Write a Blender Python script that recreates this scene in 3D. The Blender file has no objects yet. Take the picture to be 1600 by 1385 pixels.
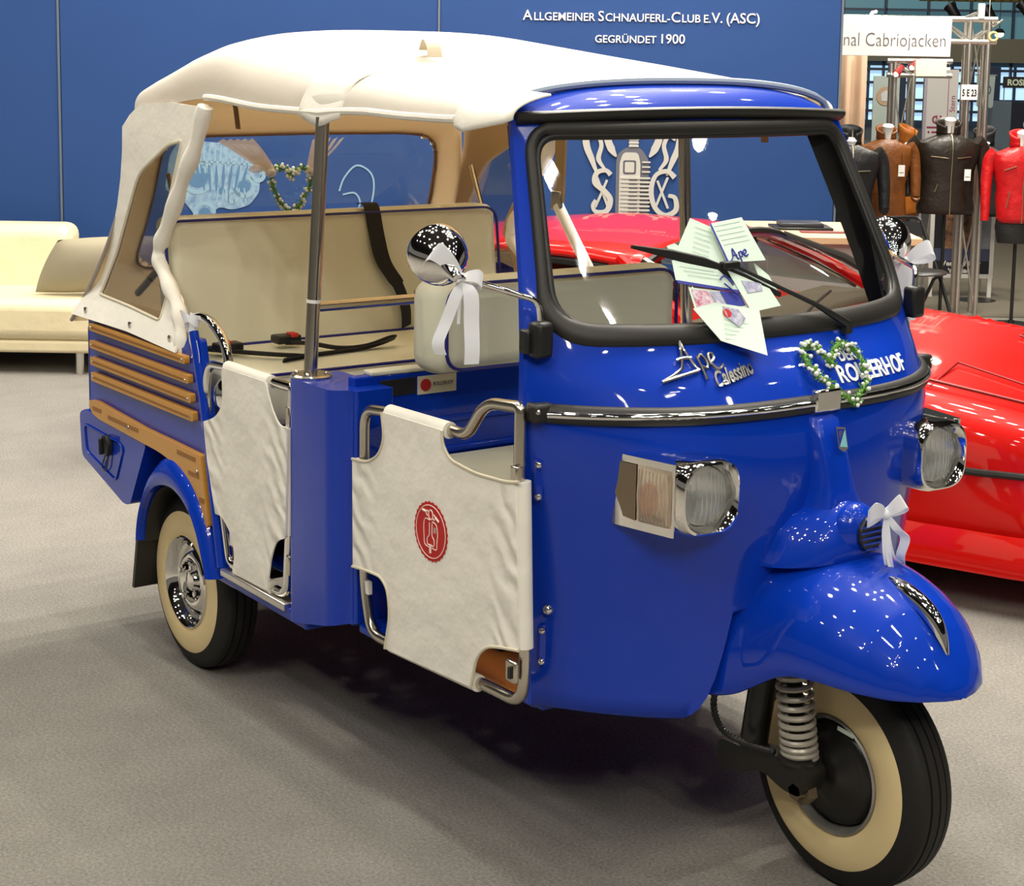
import bpy, math, random
from mathutils import Vector, Matrix
from mathutils.geometry import tessellate_polygon
random.seed(7)
SC = bpy.context.scene
COL = SC.collection
# ------------------------------------------------------------------ camera
cam_data = bpy.data.cameras.new('camera'); cam = bpy.data.objects.new('camera', cam_data); COL.objects.link(cam)
cam_data.sensor_width = 36.0
cam_data.lens = 2704.7 / 1600 * 36.0
cam_data.shift_x = (800 - 808.3) / 1600
cam_data.shift_y = (458.4 - 692.5) / 1600
cam_data.clip_end = 200
YAW, PITCH, ROLL = .6218, .138, .0158
_f = Vector((-math.cos(YAW)*math.cos(PITCH), math.sin(YAW)*math.cos(PITCH), -math.sin(PITCH)))
_r = _f.cross(Vector((0, 0, 1))).normalized(); _u = _r.cross(_f)
_R = _r*math.cos(ROLL) + _u*math.sin(ROLL); _U = -_r*math.sin(ROLL) + _u*math.cos(ROLL)
cam.matrix_world = Matrix(((_R.x, _U.x, -_f.x, 4.3171), (_R.y, _U.y, -_f.y, -2.5788), (_R.z, _U.z, -_f.z, 1.7181), (0, 0, 0, 1)))
SC.camera = cam
# ------------------------------------------------------------------ colour management, world
SC.view_settings.view_transform = 'Standard'; SC.view_settings.look = 'None'
SC.view_settings.gamma = 1.0; SC.view_settings.use_curve_mapping = False
SC.view_settings.exposure = 0.0
W = bpy.data.worlds.new('hall_air'); SC.world = W; W.use_nodes = True
W.node_tree.nodes['Background'].inputs[0].default_value = (1.0, .93, .82, 1)
W.node_tree.nodes['Background'].inputs[1].default_value = .15
# ------------------------------------------------------------------ hall frame: X along the blue wall, Y away behind it, Z up
HA = math.atan2(.8128, .5826)
HO = Vector((4.3171 - 8.128, -2.5788 + 5.826, 0))
def hp(a, b, z=0.0):
    return Vector((HO.x + a*math.cos(HA) - b*math.sin(HA), HO.y + a*math.sin(HA) + b*math.cos(HA), z))
# ------------------------------------------------------------------ lamps of the hall (ceiling spots and tubes)
def area(name, loc, aim, sx, sy, power, col=(1, .93, .8), shape='RECTANGLE', spread=180):
    d = bpy.data.lights.new(name, 'AREA'); d.shape = shape; d.size = sx; d.size_y = sy
    d.energy = power; d.color = col; d.spread = math.radians(spread)
    o = bpy.data.objects.new(name, d); COL.objects.link(o); o.location = loc
    o.rotation_euler = (Vector(aim) - Vector(loc)).to_track_quat('-Z', 'Y').to_euler()
    return o
def cluster(loc, aim, n, pitch, size, power, col=(1, .93, .8)):
    # a rig of n x n small ceiling lamps
    for i in range(n):
        for j in range(n):
            dx, dy = (i-(n-1)/2)*pitch, (j-(n-1)/2)*pitch
            area('ceiling_flood', (loc[0]+dx, loc[1]+dy, loc[2]), (aim[0]+dx*.6, aim[1]+dy*.6, aim[2]), size, size, power/n/n, col, 'DISK')
# lamp rigs over the stand, mostly from behind the vehicle
cluster((-2.2, 3.2, 5.6), (0.2, 0.2, .6), 3, .9, .16, 560)
cluster((1.2, 2.2, 6.0), (0.6, 0.2, .6), 3, .8, .16, 330)
cluster((-.6, -.6, 6.2), (0, 0, .6), 2, 1.0, .16, 150)
cluster((-4.2, -2.2, 6.0), (-2.4, -1.6, 0), 2, 1.2, .2, 190)
cluster((8.2, -3.2, 5.6), (1.6, -.3, .6), 2, 1.2, .16, 170)
cluster((3.0, -5.0, 5.5), (1.2, -.6, .6), 2, 1.4, .2, 120)  # viewer-side fill rig, powered to brighten the door canvas
# wall washers on the stand's back wall
for a in (-1.6, .9):
    area('wall_washer', hp(a, -1.6, 3.6), hp(a, 0, 1.3), .4, .4, 22)
# rows of small spots, seen as the dots in chrome and paint
for i in range(7):
    for j in range(6):
        x = -5 + i*2.3 + (j % 2)*1.1; y = -6.2 + j*2.4
        area('ceiling_spot', (x, y, 6.4 + .3*((i*3 + j) % 3)), (x, y, 0), .26, .26, 16, (1, .95, .86), 'DISK')
# fluorescent tubes
for x, y, l in ((5.08, .25, .5), (5.36, -.10, .55), (6.6, -1.6, 1.2), (7.6, -3.6, 1.2)):
    o = area('ceiling_tube', (x, y, 5.2), (x, y, 0), .03, l, 6, (1, .97, .92)); o.rotation_euler = (0, 0, .36)
# fill lights added to brighten the hall end far behind the stand
area('hall_end_fill', hp(6.5, 17, 6.5), hp(7.5, 27, 1.5), 2, 2, 900)
area('hall_end_fill', hp(4.2, 4.0, 4.5), hp(4.6, 6.5, 1.0), 1, 1, 90)
# fill lights added over the jacket booth, for the jackets and the poster
area('booth_fill', hp(3.0, .6, 3.6), hp(2.9, 2.0, .9), .3, .3, 105)
area('booth_fill', hp(3.3, 1.9, 2.8), hp(3.22, 2.5, .4), .2, .2, 45)
area('booth_fill', hp(2.6, 3.2, 3.3), hp(2.3, 1.3, 1.7), .2, .2, 18)
# ------------------------------------------------------------------ materials
MATS = {}
def mat(name, col, rough=.5, metal=0.0, coat=0.0, spec=.5, noise=None, bump=None, trans=0.0, alpha=1.0, emit=0.0, sheen=0.0, ior=1.45, lucent=0.0):
    if name in MATS: return MATS[name]
    m = bpy.data.materials.new(name); m.use_nodes = True
    nt = m.node_tree; b = nt.nodes['Principled BSDF']
    b.inputs['Base Color'].default_value = (*col, 1); b.inputs['Roughness'].default_value = rough
    b.inputs['Metallic'].default_value = metal; b.inputs['Coat Weight'].default_value = coat
    b.inputs['Coat Roughness'].default_value = .04
    b.inputs['Specular IOR Level'].default_value = spec; b.inputs['IOR'].default_value = ior
    b.inputs['Transmission Weight'].default_value = trans; b.inputs['Alpha'].default_value = alpha
    b.inputs['Sheen Weight'].default_value = sheen
    if emit:
        b.inputs['Emission Color'].default_value = (*col, 1); b.inputs['Emission Strength'].default_value = emit
    tc = nt.nodes.new('ShaderNodeTexCoord')
    if noise:
        sc, amt, col2 = noise[:3]
        n = nt.nodes.new('ShaderNodeTexNoise'); n.inputs['Scale'].default_value = sc; n.inputs['Detail'].default_value = 6
        n.inputs['Roughness'].default_value = .65
        if len(noise) > 3:
            mp = nt.nodes.new('ShaderNodeMapping'); mp.inputs['Scale'].default_value = noise[3]
            nt.links.new(tc.outputs['Object'], mp.inputs[0]); nt.links.new(mp.outputs[0], n.inputs['Vector'])
        else: nt.links.new(tc.outputs['Object'], n.inputs['Vector'])
        r = nt.nodes.new('ShaderNodeValToRGB'); r.color_ramp.elements[0].position = .5 - amt; r.color_ramp.elements[1].position = .5 + amt
        r.color_ramp.elements[0].color = (*col, 1); r.color_ramp.elements[1].color = (*col2, 1)
        nt.links.new(n.outputs[0], r.inputs[0]); nt.links.new(r.outputs[0], b.inputs['Base Color'])
    if bump:
        n = nt.nodes.new('ShaderNodeTexNoise'); n.inputs['Scale'].default_value = bump[0]; n.inputs['Detail'].default_value = 4
        bp = nt.nodes.new('ShaderNodeBump'); bp.inputs['Strength'].default_value = bump[1]; bp.inputs['Distance'].default_value = bump[2]
        nt.links.new(tc.outputs['Object'], n.inputs['Vector']); nt.links.new(n.outputs[0], bp.inputs['Height'])
        nt.links.new(bp.outputs[0], b.inputs['Normal'])
    if lucent:   # cloth that lets part of the light through
        tl = nt.nodes.new('ShaderNodeBsdfTranslucent'); tl.inputs[0].default_value = (*col, 1)
        mx = nt.nodes.new('ShaderNodeMixShader'); mx.inputs[0].default_value = lucent; out = nt.nodes['Material Output']
        nt.links.new(b.outputs[0], mx.inputs[1]); nt.links.new(tl.outputs[0], mx.inputs[2]); nt.links.new(mx.outputs[0], out.inputs[0])
    MATS[name] = m
    return m
def glass(name, tint, gloss=.12, rough=.02):
    # thin clear sheet: mostly transparent, a fresnel share of reflection
    if name in MATS: return MATS[name]
    m = bpy.data.materials.new(name); m.use_nodes = True; nt = m.node_tree
    nt.nodes.remove(nt.nodes['Principled BSDF'])
    out = nt.nodes['Material Output']
    t = nt.nodes.new('ShaderNodeBsdfTransparent'); t.inputs[0].default_value = (*tint, 1)
    g = nt.nodes.new('ShaderNodeBsdfGlossy'); g.inputs['Roughness'].default_value = rough
    mx = nt.nodes.new('ShaderNodeMixShader'); fr = nt.nodes.new('ShaderNodeFresnel'); fr.inputs[0].default_value = 1.45
    mm = nt.nodes.new('ShaderNodeMath'); mm.operation = 'MULTIPLY'; mm.inputs[1].default_value = gloss*8
    nt.links.new(fr.outputs[0], mm.inputs[0]); nt.links.new(mm.outputs[0], mx.inputs[0])
    nt.links.new(t.outputs[0], mx.inputs[1]); nt.links.new(g.outputs[0], mx.inputs[2]); nt.links.new(mx.outputs[0], out.inputs[0])
    MATS[name] = m
    return m
BLUE = mat('blue_enamel', (.0008, .036, .42), .4, 0, .8, .12)
BLUE2 = mat('blue_wall_cloth', (.021, .060, .20), .75, 0, 0, .25, noise=(3, .5, (.024, .068, .22)))
CHROME = mat('chrome', (.86, .84, .80), .05, 1.0)
STEEL = mat('brushed_steel', (.62, .57, .48), .22, 1.0)
ALU = mat('aluminium', (.75, .73, .68), .32, 1.0)
CANVAS = mat('white_canvas', (.86, .83, .75), .85, 0, 0, .2, bump=(6, .4, .03))
ROOFCANVAS = mat('roof_canvas', (.86, .84, .78), .85, 0, 0, .2, bump=(7, .3, .02), lucent=.4)
LINING = mat('tan_lining', (.74, .59, .36), .9, 0, 0, .15, bump=(6, .2, .02), lucent=.55)
VINYL = mat('cream_vinyl', (.70, .69, .54), .5, 0, 0, .4, bump=(220, .08, .002))
PIPING = mat('blue_piping', (.012, .012, .16), .45)
WOOD = mat('varnished_oak', (.58, .25, .025), .35, 0, .35, .5, noise=(4, .35, (.60, .31, .05), (3, 40, 40)))
FLOORWOOD = mat('orange_floor_wood', (.42, .13, .015), .4, 0, .3)
RUBBER = mat('black_rubber', (.018, .017, .015), .5, 0, 0, .5)
TYRE = mat('tyre_rubber', (.014, .013, .012), .65, 0, 0, .4, bump=(180, .2, .003))
WHITEWALL = mat('cream_whitewall', (.74, .58, .30), .6, 0, 0, .3, noise=(9, .4, (.78, .63, .36)))
BLACK = mat('black_plastic', (.012, .012, .012), .4)
SATINBLACK = mat('satin_black_paint', (.014, .013, .012), .3)
SPRINGGREY = mat('spring_grey', (.42, .39, .33), .35, .3)
GREYPIPE = mat('grey_trim', (.30, .36, .46), .35)
RIBBON = mat('white_satin', (.84, .86, .92), .35, 0, 0, .5, sheen=.3)
TULLE = mat('white_tulle', (.85, .78, .75), .8, 0, 0, .2, alpha=.55)
LEAF = mat('box_leaf', (.05, .20, .02), .5, noise=(60, .3, (.16, .36, .05)))
PETAL = mat('white_blossom', (.85, .86, .78), .6)
PAPER = mat('mint_paper', (.60, .74, .64), .6, noise=(5, .4, (.66, .79, .70)))
PAPER2 = mat('pale_paper', (.66, .77, .68), .6)
INK = mat('blue_ink', (.02, .03, .28), .6)
REDINK = mat('red_print', (.50, .018, .018), .7)
PINKLINE = mat('pale_print', (.88, .70, .62), .7)
RED = mat('red_enamel', (.56, .004, .002), .4, 0, .8, .12)
DARKRED = mat('red_trim', (.20, .004, .004), .4)
LEATHER = mat('cream_leather', (.74, .65, .43), .42, 0, 0, .45, bump=(5, .35, .03))
CUSH = mat('beige_cushion', (.36, .32, .225), .7)
LAMPGLASS = mat('lamp_glass', (.92, .93, .92), .08, 0, 0, .6, trans=.9, ior=1.3)
REFLECTOR = mat('lamp_reflector', (.93, .93, .90), .30, .9)
AMBER = mat('amber_bulb', (.70, .25, .03), .3)
CLEAR = glass('clear_pane', (.90, .92, .92), .11)
PLASTIC = glass('clear_plastic', (.95, .93, .89), .07, .06)
BELT = mat('black_webbing', (.012, .011, .012), .7)
BUCKLE = mat('red_button', (.55, .03, .02), .5)
WHITE = mat('white_board', (.82, .80, .77), .6)
GREYLET = mat('grey_lettering', (.10, .095, .12), .6)
MAROON = mat('maroon_lettering', (.16, .012, .05), .6)
CREAMLET = mat('cream_lettering', (.85, .82, .75), .6)
EMBLEM = mat('silver_print', (.52, .50, .46), .6)
EMBLEMD = mat('dark_print', (.09, .09, .12), .6)
CHALK = mat('chalk_blue_print', (.07, .17, .36), .7, noise=(22, .22, (.34, .50, .64)))
BIRCH = mat('birch_top', (.62, .44, .25), .45, noise=(5, .4, (.68, .50, .30), (2, 20, 20)))
# ------------------------------------------------------------------ mesh building
def cr(pts, k=6, closed=False):
    P = [Vector(p) for p in pts]; n = len(P); out = []
    segs = n if closed else n - 1
    for i in range(segs):
        if closed: a, b, c, d = P[(i-1) % n], P[i], P[(i+1) % n], P[(i+2) % n]
        else: a, b, c, d = P[max(i-1, 0)], P[i], P[i+1], P[min(i+2, n-1)]
        for j in range(k):
            t = j/k
            out.append(.5*((2*b) + (c-a)*t + (2*a-5*b+4*c-d)*t*t + (3*b-a-3*c+d)*t**3))
    if not closed: out.append(P[-1])
    return out
def fillet(pts, r, k=5, closed=True):
    # round the corners of a polygon (2D or 3D points); r one radius or a list
    P = [Vector(p) for p in pts]; n = len(P); out = []
    for i in range(n):
        p = P[i]
        if not closed and i in (0, n-1): out.append(p); continue
        a, b = P[i-1], P[(i+1) % n]
        rr = r[i] if isinstance(r, (list, tuple)) else r
        la, lb = (a-p).length, (b-p).length
        q = min(rr, la*.48, lb*.48)
        s, e = p + (a-p)/la*q, p + (b-p)/lb*q
        for j in range(k+1):
            t = j/k; out.append(s*(1-t)**2 + p*2*t*(1-t) + e*t*t)
    return out
class MB:
    def __init__(self): self.v = []; self.f = []
    def add(self, v, f):
        n = len(self.v); self.v += [tuple(p) for p in v]; self.f += [tuple(i+n for i in q) for q in f]; return self
    def grid(self, rows, cu=False, cv=False, flip=False):
        nv, nu = len(rows), len(rows[0]); v = [p for r in rows for p in r]; f = []
        for i in range(nv if cv else nv-1):
            for j in range(nu if cu else nu-1):
                a, b = i*nu+j, i*nu+(j+1) % nu; c, d = ((i+1) % nv)*nu+(j+1) % nu, ((i+1) % nv)*nu+j
                f.append((a, d, c, b) if flip else (a, b, c, d))
        return self.add(v, f)
    def tube(self, pts, r, n=10, closed=False, cap=True, flat=None):
        P = [Vector(p) for p in pts]; m = len(P); rows = []
        T = []
        for i in range(m):
            a = P[i-1] if (i > 0 or closed) else P[i]; b = P[(i+1) % m] if (i < m-1 or closed) else P[i]
            d = b - a
            T.append(d.normalized() if d.length > 1e-9 else Vector((0, 0, 1)))
        up = Vector((0, 0, 1)) if abs(T[0].z) < .9 else Vector((1, 0, 0))
        N = (up - T[0]*up.dot(T[0])).normalized()
        for i in range(m):
            N = N - T[i]*N.dot(T[i]); N.normalize(); B = T[i].cross(N)
            rr = r[i] if isinstance(r, (list, tuple)) else r
            rows.append([P[i] + (N*math.cos(2*math.pi*k/n) + B*math.sin(2*math.pi*k/n))*rr for k in range(n)])
        self.grid(rows, cu=True, cv=closed, flip=True)
        if cap and not closed:
            s = len(self.v) - m*n
            self.f.append(tuple(s+k for k in range(n))); self.f.append(tuple(s+(m-1)*n+n-1-k for k in range(n)))
        return self
    def strip(self, pts, wid, thick=.002, normal=None):
        # flat band along a path; wid: half-width vectors per point or one vector
        P = [Vector(p) for p in pts]; m = len(P); rows = []
        for i in range(m):
            w = Vector(wid[i] if isinstance(wid, list) else wid)
            t = P[min(i+1, m-1)] - P[max(i-1, 0)]; nn = t.cross(w)
            nn = nn.normalized()*thick*.5 if nn.length > 1e-9 else Vector((0, 0, thick*.5))
            rows.append([P[i]-w-nn, P[i]+w-nn, P[i]+w+nn, P[i]-w+nn])
        self.grid(rows, cu=True)
        s = len(self.v) - m*4
        self.f.append((s+3, s+2, s+1, s)); e = s+(m-1)*4; self.f.append((e, e+1, e+2, e+3))
        return self
    def lathe(self, prof, o=(0, 0, 0), axis=(0, 0, 1), n=32, closed=False):
        A = Vector(axis).normalized(); u = A.orthogonal().normalized(); w = A.cross(u); o = Vector(o)
        rows = [[o + A*h + (u*math.cos(2*math.pi*k/n) + w*math.sin(2*math.pi*k/n))*max(r, 1e-4) for k in range(n)] for r, h in prof]
        return self.grid(rows, cu=True, cv=closed)
    def prism(self, loops, vec):
        # polygon (first loop) with holes (others), 3D points, thickness vector
        loops = list(loops)
        if isinstance(loops[0], Vector) or isinstance(loops[0][0], (int, float)): loops = [loops]
        loops = [[Vector(p) for p in l] for l in loops]
        tri = tessellate_polygon(loops); flat = [p for l in loops for p in l]; vec = Vector(vec); n = len(flat)
        f = [tuple(t) for t in tri] + [tuple(n+i for i in reversed(t)) for t in tri]; s = 0
        for l in loops:
            k = len(l)
            for i in range(k): f.append((s+i, s+(i+1) % k, n+s+(i+1) % k, n+s+i))
            s += k
        return self.add(flat + [p+vec for p in flat], f)
    def box(self, c, s, rot=None):
        c = Vector(c); v = []
        for dx in (-.5, .5):
            for dy in (-.5, .5):
                for dz in (-.5, .5):
                    p = Vector((dx*s[0], dy*s[1], dz*s[2]))
                    if rot is not None: p = rot @ p
                    v.append(c + p)
        return self.add(v, [(0, 1, 3, 2), (4, 6, 7, 5), (0, 4, 5, 1), (2, 3, 7, 6), (0, 2, 6, 4), (1, 5, 7, 3)])
    def ball(self, c, r, nu=16, nv=10, sc=(1, 1, 1)):
        c = Vector(c)
        rows = [[c + Vector((r*sc[0]*math.sin(math.pi*i/nv)*math.cos(2*math.pi*j/nu), r*sc[1]*math.sin(math.pi*i/nv)*math.sin(2*math.pi*j/nu), r*sc[2]*math.cos(math.pi*i/nv))) for j in range(nu)] for i in range(nv+1)]
        return self.grid(rows, cu=True, flip=True)
    def map(self, fn):
        self.v = [tuple(fn(Vector(p))) for p in self.v]; return self
    def mirrored(self):
        m = MB(); m.v = [(x, -y, z) for x, y, z in self.v]; m.f = [tuple(reversed(q)) for q in self.f]; return m
    def build(self, name, material, parent=None, bevel=0, sub=0, angle=40, label=None, seg=2, solid=0, loc=None, rz=0, kind=None):
        me = bpy.data.meshes.new(name)
        me.from_pydata([tuple(p) for p in self.v], [], self.f)
        import bmesh
        bm = bmesh.new(); bm.from_mesh(me); bmesh.ops.remove_doubles(bm, verts=bm.verts, dist=1e-5)
        bmesh.ops.recalc_face_normals(bm, faces=bm.faces); bm.to_mesh(me); bm.free()
        for m in (material if isinstance(material, (list, tuple)) else [material]): me.materials.append(m)
        me.polygons.foreach_set('use_smooth', [True]*len(me.polygons))
        me.set_sharp_from_angle(angle=math.radians(angle))
        o = bpy.data.objects.new(name, me); COL.objects.link(o)
        if parent is not None: o.parent = parent
        if loc is not None: o.location = loc; o.rotation_euler.z = rz
        if solid:
            s = o.modifiers.new('t', 'SOLIDIFY'); s.thickness = solid; s.offset = -1
        if bevel:
            b = o.modifiers.new('b', 'BEVEL'); b.width = bevel; b.segments = seg; b.limit_method = 'ANGLE'; b.angle_limit = math.radians(35)
        if sub:
            s = o.modifiers.new('s', 'SUBSURF'); s.levels = sub; s.render_levels = sub
        if label: o['label'] = label
        if kind: o['kind'] = kind
        return o
def tag(o, label, cat, group=None):
    o['label'] = label; o['category'] = cat
    if group: o['group'] = group
    return o
def thing(name, label, cat, loc=(0, 0, 0), rz=0, group=None):
    o = bpy.data.objects.new(name, None); COL.objects.link(o); o.location = loc; o.rotation_euler.z = rz
    o.empty_display_size = .1
    return tag(o, label, cat, group)
_txt = {}
def text_mb(body, size, ext=.001, align='LEFT', shear=0, smallcaps=False, space=1.0, bold=0):
    # lettering as mesh in the XY plane, standing up from z = 0
    cu = bpy.data.curves.new('t', 'FONT'); cu.body = body; cu.size = size; cu.extrude = ext; cu.align_x = align; cu.shear = shear
    cu.space_character = space; cu.offset = bold; cu.resolution_u = 3
    if smallcaps:
        cu.small_caps_scale = .78
        for c in cu.body_format: c.use_small_caps = True
    o = bpy.data.objects.new('t', cu); COL.objects.link(o)
    dg = bpy.context.evaluated_depsgraph_get(); dg.update()
    me = bpy.data.meshes.new_from_object(o.evaluated_get(dg))
    m = MB(); m.add([v.co[:] for v in me.vertices], [tuple(p.vertices) for p in me.polygons])
    bpy.data.objects.remove(o); bpy.data.curves.remove(cu); bpy.data.meshes.remove(me)
    return m
def rbox(x0, x1, y0, y1, z0, z1):
    return MB().box(((x0+x1)/2, (y0+y1)/2, (z0+z1)/2), (x1-x0, y1-y0, z1-z0))
def frange(a, b, n): return [a + (b-a)*i/(n-1) for i in range(n)]
def lerp_tab(tab, z):
    if z <= tab[0][0]: return tab[0][1:]
    for i in range(len(tab)-1):
        if z <= tab[i+1][0]:
            t = (z - tab[i][0])/(tab[i+1][0]-tab[i][0])
            return [a + (b-a)*t for a, b in zip(tab[i][1:], tab[i+1][1:])]
    return tab[-1][1:]
# ================================================================== setting: floor, stand wall, hall
def carpet():
    m = bpy.data.materials.new('grey_carpet'); m.use_nodes = True; nt = m.node_tree; b = nt.nodes['Principled BSDF']
    b.inputs['Roughness'].default_value = .95; b.inputs['Specular IOR Level'].default_value = .1
    tc = nt.nodes.new('ShaderNodeTexCoord')
    n1 = nt.nodes.new('ShaderNodeTexNoise'); n1.inputs['Scale'].default_value = 120; n1.inputs['Detail'].default_value = 8; n1.inputs['Roughness'].default_value = .8
    n2 = nt.nodes.new('ShaderNodeTexNoise'); n2.inputs['Scale'].default_value = 2.2; n2.inputs['Detail'].default_value = 5
    mp = nt.nodes.new('ShaderNodeMapping'); mp.inputs['Scale'].default_value = (9, 6, 1); mp.inputs['Rotation'].default_value = (0, 0, .5)
    n3 = nt.nodes.new('ShaderNodeTexNoise'); n3.inputs['Scale'].default_value = 1.0; n3.inputs['Detail'].default_value = 4
    for n in (n1, n2): nt.links.new(tc.outputs['Object'], n.inputs['Vector'])
    nt.links.new(tc.outputs['Object'], mp.inputs[0]); nt.links.new(mp.outputs[0], n3.inputs['Vector'])
    r = nt.nodes.new('ShaderNodeValToRGB'); r.color_ramp.elements[0].position = .32; r.color_ramp.elements[1].position = .68
    r.color_ramp.elements[0].color = (.10, .095, .086, 1); r.color_ramp.elements[1].color = (.36, .342, .31, 1)
    a1 = nt.nodes.new('ShaderNodeMath'); a1.operation = 'MULTIPLY_ADD'; a1.inputs[1].default_value = .78
    a2 = nt.nodes.new('ShaderNodeMath'); a2.operation = 'MULTIPLY_ADD'; a2.inputs[1].default_value = .15
    a3 = nt.nodes.new('ShaderNodeMath'); a3.operation = 'MULTIPLY'; a3.inputs[1].default_value = .07
    nt.links.new(n3.outputs[0], a3.inputs[0]); nt.links.new(a3.outputs[0], a2.inputs[2]); nt.links.new(n2.outputs[0], a2.inputs[0])
    nt.links.new(a2.outputs[0], a1.inputs[2]); nt.links.new(n1.outputs[0], a1.inputs[0])
    nt.links.new(a1.outputs[0], r.inputs[0]); nt.links.new(r.outputs[0], b.inputs['Base Color'])
    bp = nt.nodes.new('ShaderNodeBump'); bp.inputs['Strength'].default_value = .5; bp.inputs['Distance'].default_value = .006
    nt.links.new(n1.outputs[0], bp.inputs['Height']); nt.links.new(bp.outputs[0], b.inputs['Normal'])
    return m
MB().add([(-40, -40, 0), (40, -40, 0), (40, 40, 0), (-40, 40, 0)], [(0, 1, 2, 3)]).build('floor', carpet(), kind='structure')
MB().add([(-40, -40, 9.5), (40, -40, 9.5), (40, 40, 9.5), (-40, 40, 9.5)], [(3, 2, 1, 0)]).build('ceiling', mat('dark_ceiling', (.06, .06, .065), .8), kind='structure')
HZ = HA
# grey strip of darker hall floor behind the stand
MB().add([(-1.0, 1.55, 0), (6, 1.55, 0), (12, 30, 0), (-1, 30, 0), (-1.0, 1.55, .006), (6, 1.55, .006), (12, 30, .006), (-1, 30, .006)], [(4, 5, 6, 7), (0, 1, 5, 4), (1, 2, 6, 5), (2, 3, 7, 6), (3, 0, 4, 7)]).build('floor_aisle', mat('brown_hall_floor', (.13, .115, .085), .55, noise=(3, .4, (.16, .14, .105))), loc=hp(0, 0), rz=HZ, kind='structure')
# the stand's blue back wall: cloth panels with thin aluminium joints
wl = MB()
for a0, a1 in ((-7.2, -4.85), (-4.84, -2.655), (-2.64, -.478), (-.466, 1.82)):
    wl.box(((a0+a1)/2, .03, 1.45), (a1-a0, .06, 2.9))
wl.build('wall_back', BLUE2, loc=hp(0, 0), rz=HZ, bevel=.004, kind='structure')
jt = MB()
for a in (-4.845, -2.648, -.472, 1.828): jt.box((a, .03, 1.45), (.012, .075, 2.9))
jt.build('trim_1', mat('joint_profile', (.16, .20, .26), .4, .4), loc=hp(0, 0), rz=HZ, kind='structure')
# lettering on the wall
def hall_text(body, size, a, z, b=-.004, align='LEFT', m=CREAMLET, name='wall_lettering', sx=1.0, sc=False, bold=0, parent=None, space=1.0):
    t = text_mb(body, size, .002, align, smallcaps=sc, bold=bold, space=space)
    t.map(lambda p: Vector((a + p.x*sx, b - p.z, z + p.y)))
    return t.build(name, m, parent)
def add_serifs(t): return t
wt = thing('wall_lettering', 'cream club name lettering in two lines high on the blue wall', 'lettering', hp(0, 0), HZ)
# small capitals: first letters taller
def caps_line(parts, a0, z, big, small, total, parent):
    ms = []; x = 0
    for s_, sz in parts:
        m = text_mb(s_, sz, .002, bold=.0004); w = max([v[0] for v in m.v] + [0])
        m.v = [(vx + x, vy, vz) for vx, vy, vz in m.v]; ms.append(m); x += w + sz*.085 + (sz*.0 if s_ else 0)
        if s_.endswith(' '): x += sz*.16
    k = total/x; out = MB()
    for m in ms: out.add([(a0 + vx*k, -.006 - vz, z + vy) for vx, vy, vz in m.v], m.f)
    # fine serifs at the feet of the letters
    return out.build('lettering_line', CREAMLET, parent)
B, s_ = .082, .064
caps_line([('A', B), ('LLGEMEINER ', s_), ('S', B), ('CHNAUFERL-', s_), ('C', B), ('LUB ', s_), ('E.', s_), ('V. ', B), ('(ASC)', B)], .006, 1.906, B, s_, 1.357, wt)
caps_line([('GEGRÜNDET ', .060), ('1900', .076)], .418, 1.785, B, s_, .522, wt)
# emblem on the wall: spark plug between ornate initials
em = thing('wall_emblem', 'silver spark plug emblem with curled initials on the blue wall', 'emblem', hp(.662, -.004, 0), HZ)
def E2(loops, d=.004, b=0.0): return MB().prism([[(x, b, z) for x, z in l] for l in loops], (0, -d, 0))
body = fillet([(-.105, .735), (.085, .735), (.085, 1.11), (.06, 1.155), (.03, 1.19), (-.045, 1.19), (-.095, 1.155), (-.105, 1.11)], .02, 3)
E2([[(p.x, p.y) for p in body]]).build('plug_body', mat('plug_shadow', (.13, .13, .16), .6), em, label='dark ribbed body of the spark plug')
E2([[(p.x, p.y) for p in fillet([(-.085, .735), (.035, .735), (.035, 1.10), (.02, 1.16), (-.065, 1.16), (-.085, 1.10)], .02, 3)]], .003, -.005).build('plug_highlight', EMBLEM, em)
E2([[(p.x, p.y) for p in fillet([(-.055, 1.045), (.0, 1.045), (.0, 1.105), (-.055, 1.105)], .008, 3)]], .002, -.009).build('plug_plate', EMBLEM, em)
E2([[(p.x, p.y) for p in fillet([(-.065, 1.035), (.010, 1.035), (.010, 1.115), (-.065, 1.115)], .012, 3)]], .002, -.0075).build('plug_plate_border', EMBLEMD, em)
rb = MB()
for k in range(12):
    z = .752 + k*.0232; rb.prism([(p.x, -.007, p.y) for p in fillet([(-.078, z), (.092, z), (.096, z+.006), (.092, z+.011), (-.078, z+.011)], .004, 2)], (0, -.006, 0))
for k in range(3):
    z = 1.045 + k*.028; rb.prism([(.045, -.007, z), (.092, -.007, z), (.092, -.007, z+.009), (.045, -.007, z+.009)], (0, -.006, 0))
rb.build('plug_fins', EMBLEM, em)
db_ = MB()
for k in range(11):
    z = .767 + k*.0232; db_.prism([(-.03, -.0085, z), (.02, -.0085, z), (.02, -.0085, z+.0045), (-.03, -.0085, z+.0045)], (0, -.003, 0))
db_.build('plug_shading', EMBLEMD, em)
tp = MB()
for k in range(4): tp.prism([(p.x, -.004, p.y) for p in fillet([(-.036, 1.192 + k*.019), (.024, 1.192 + k*.019), (.020, 1.207 + k*.019), (-.032, 1.207 + k*.019)], .004, 2)], (0, -.005, 0))
tp.build('plug_terminal', EMBLEM, em)
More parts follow.
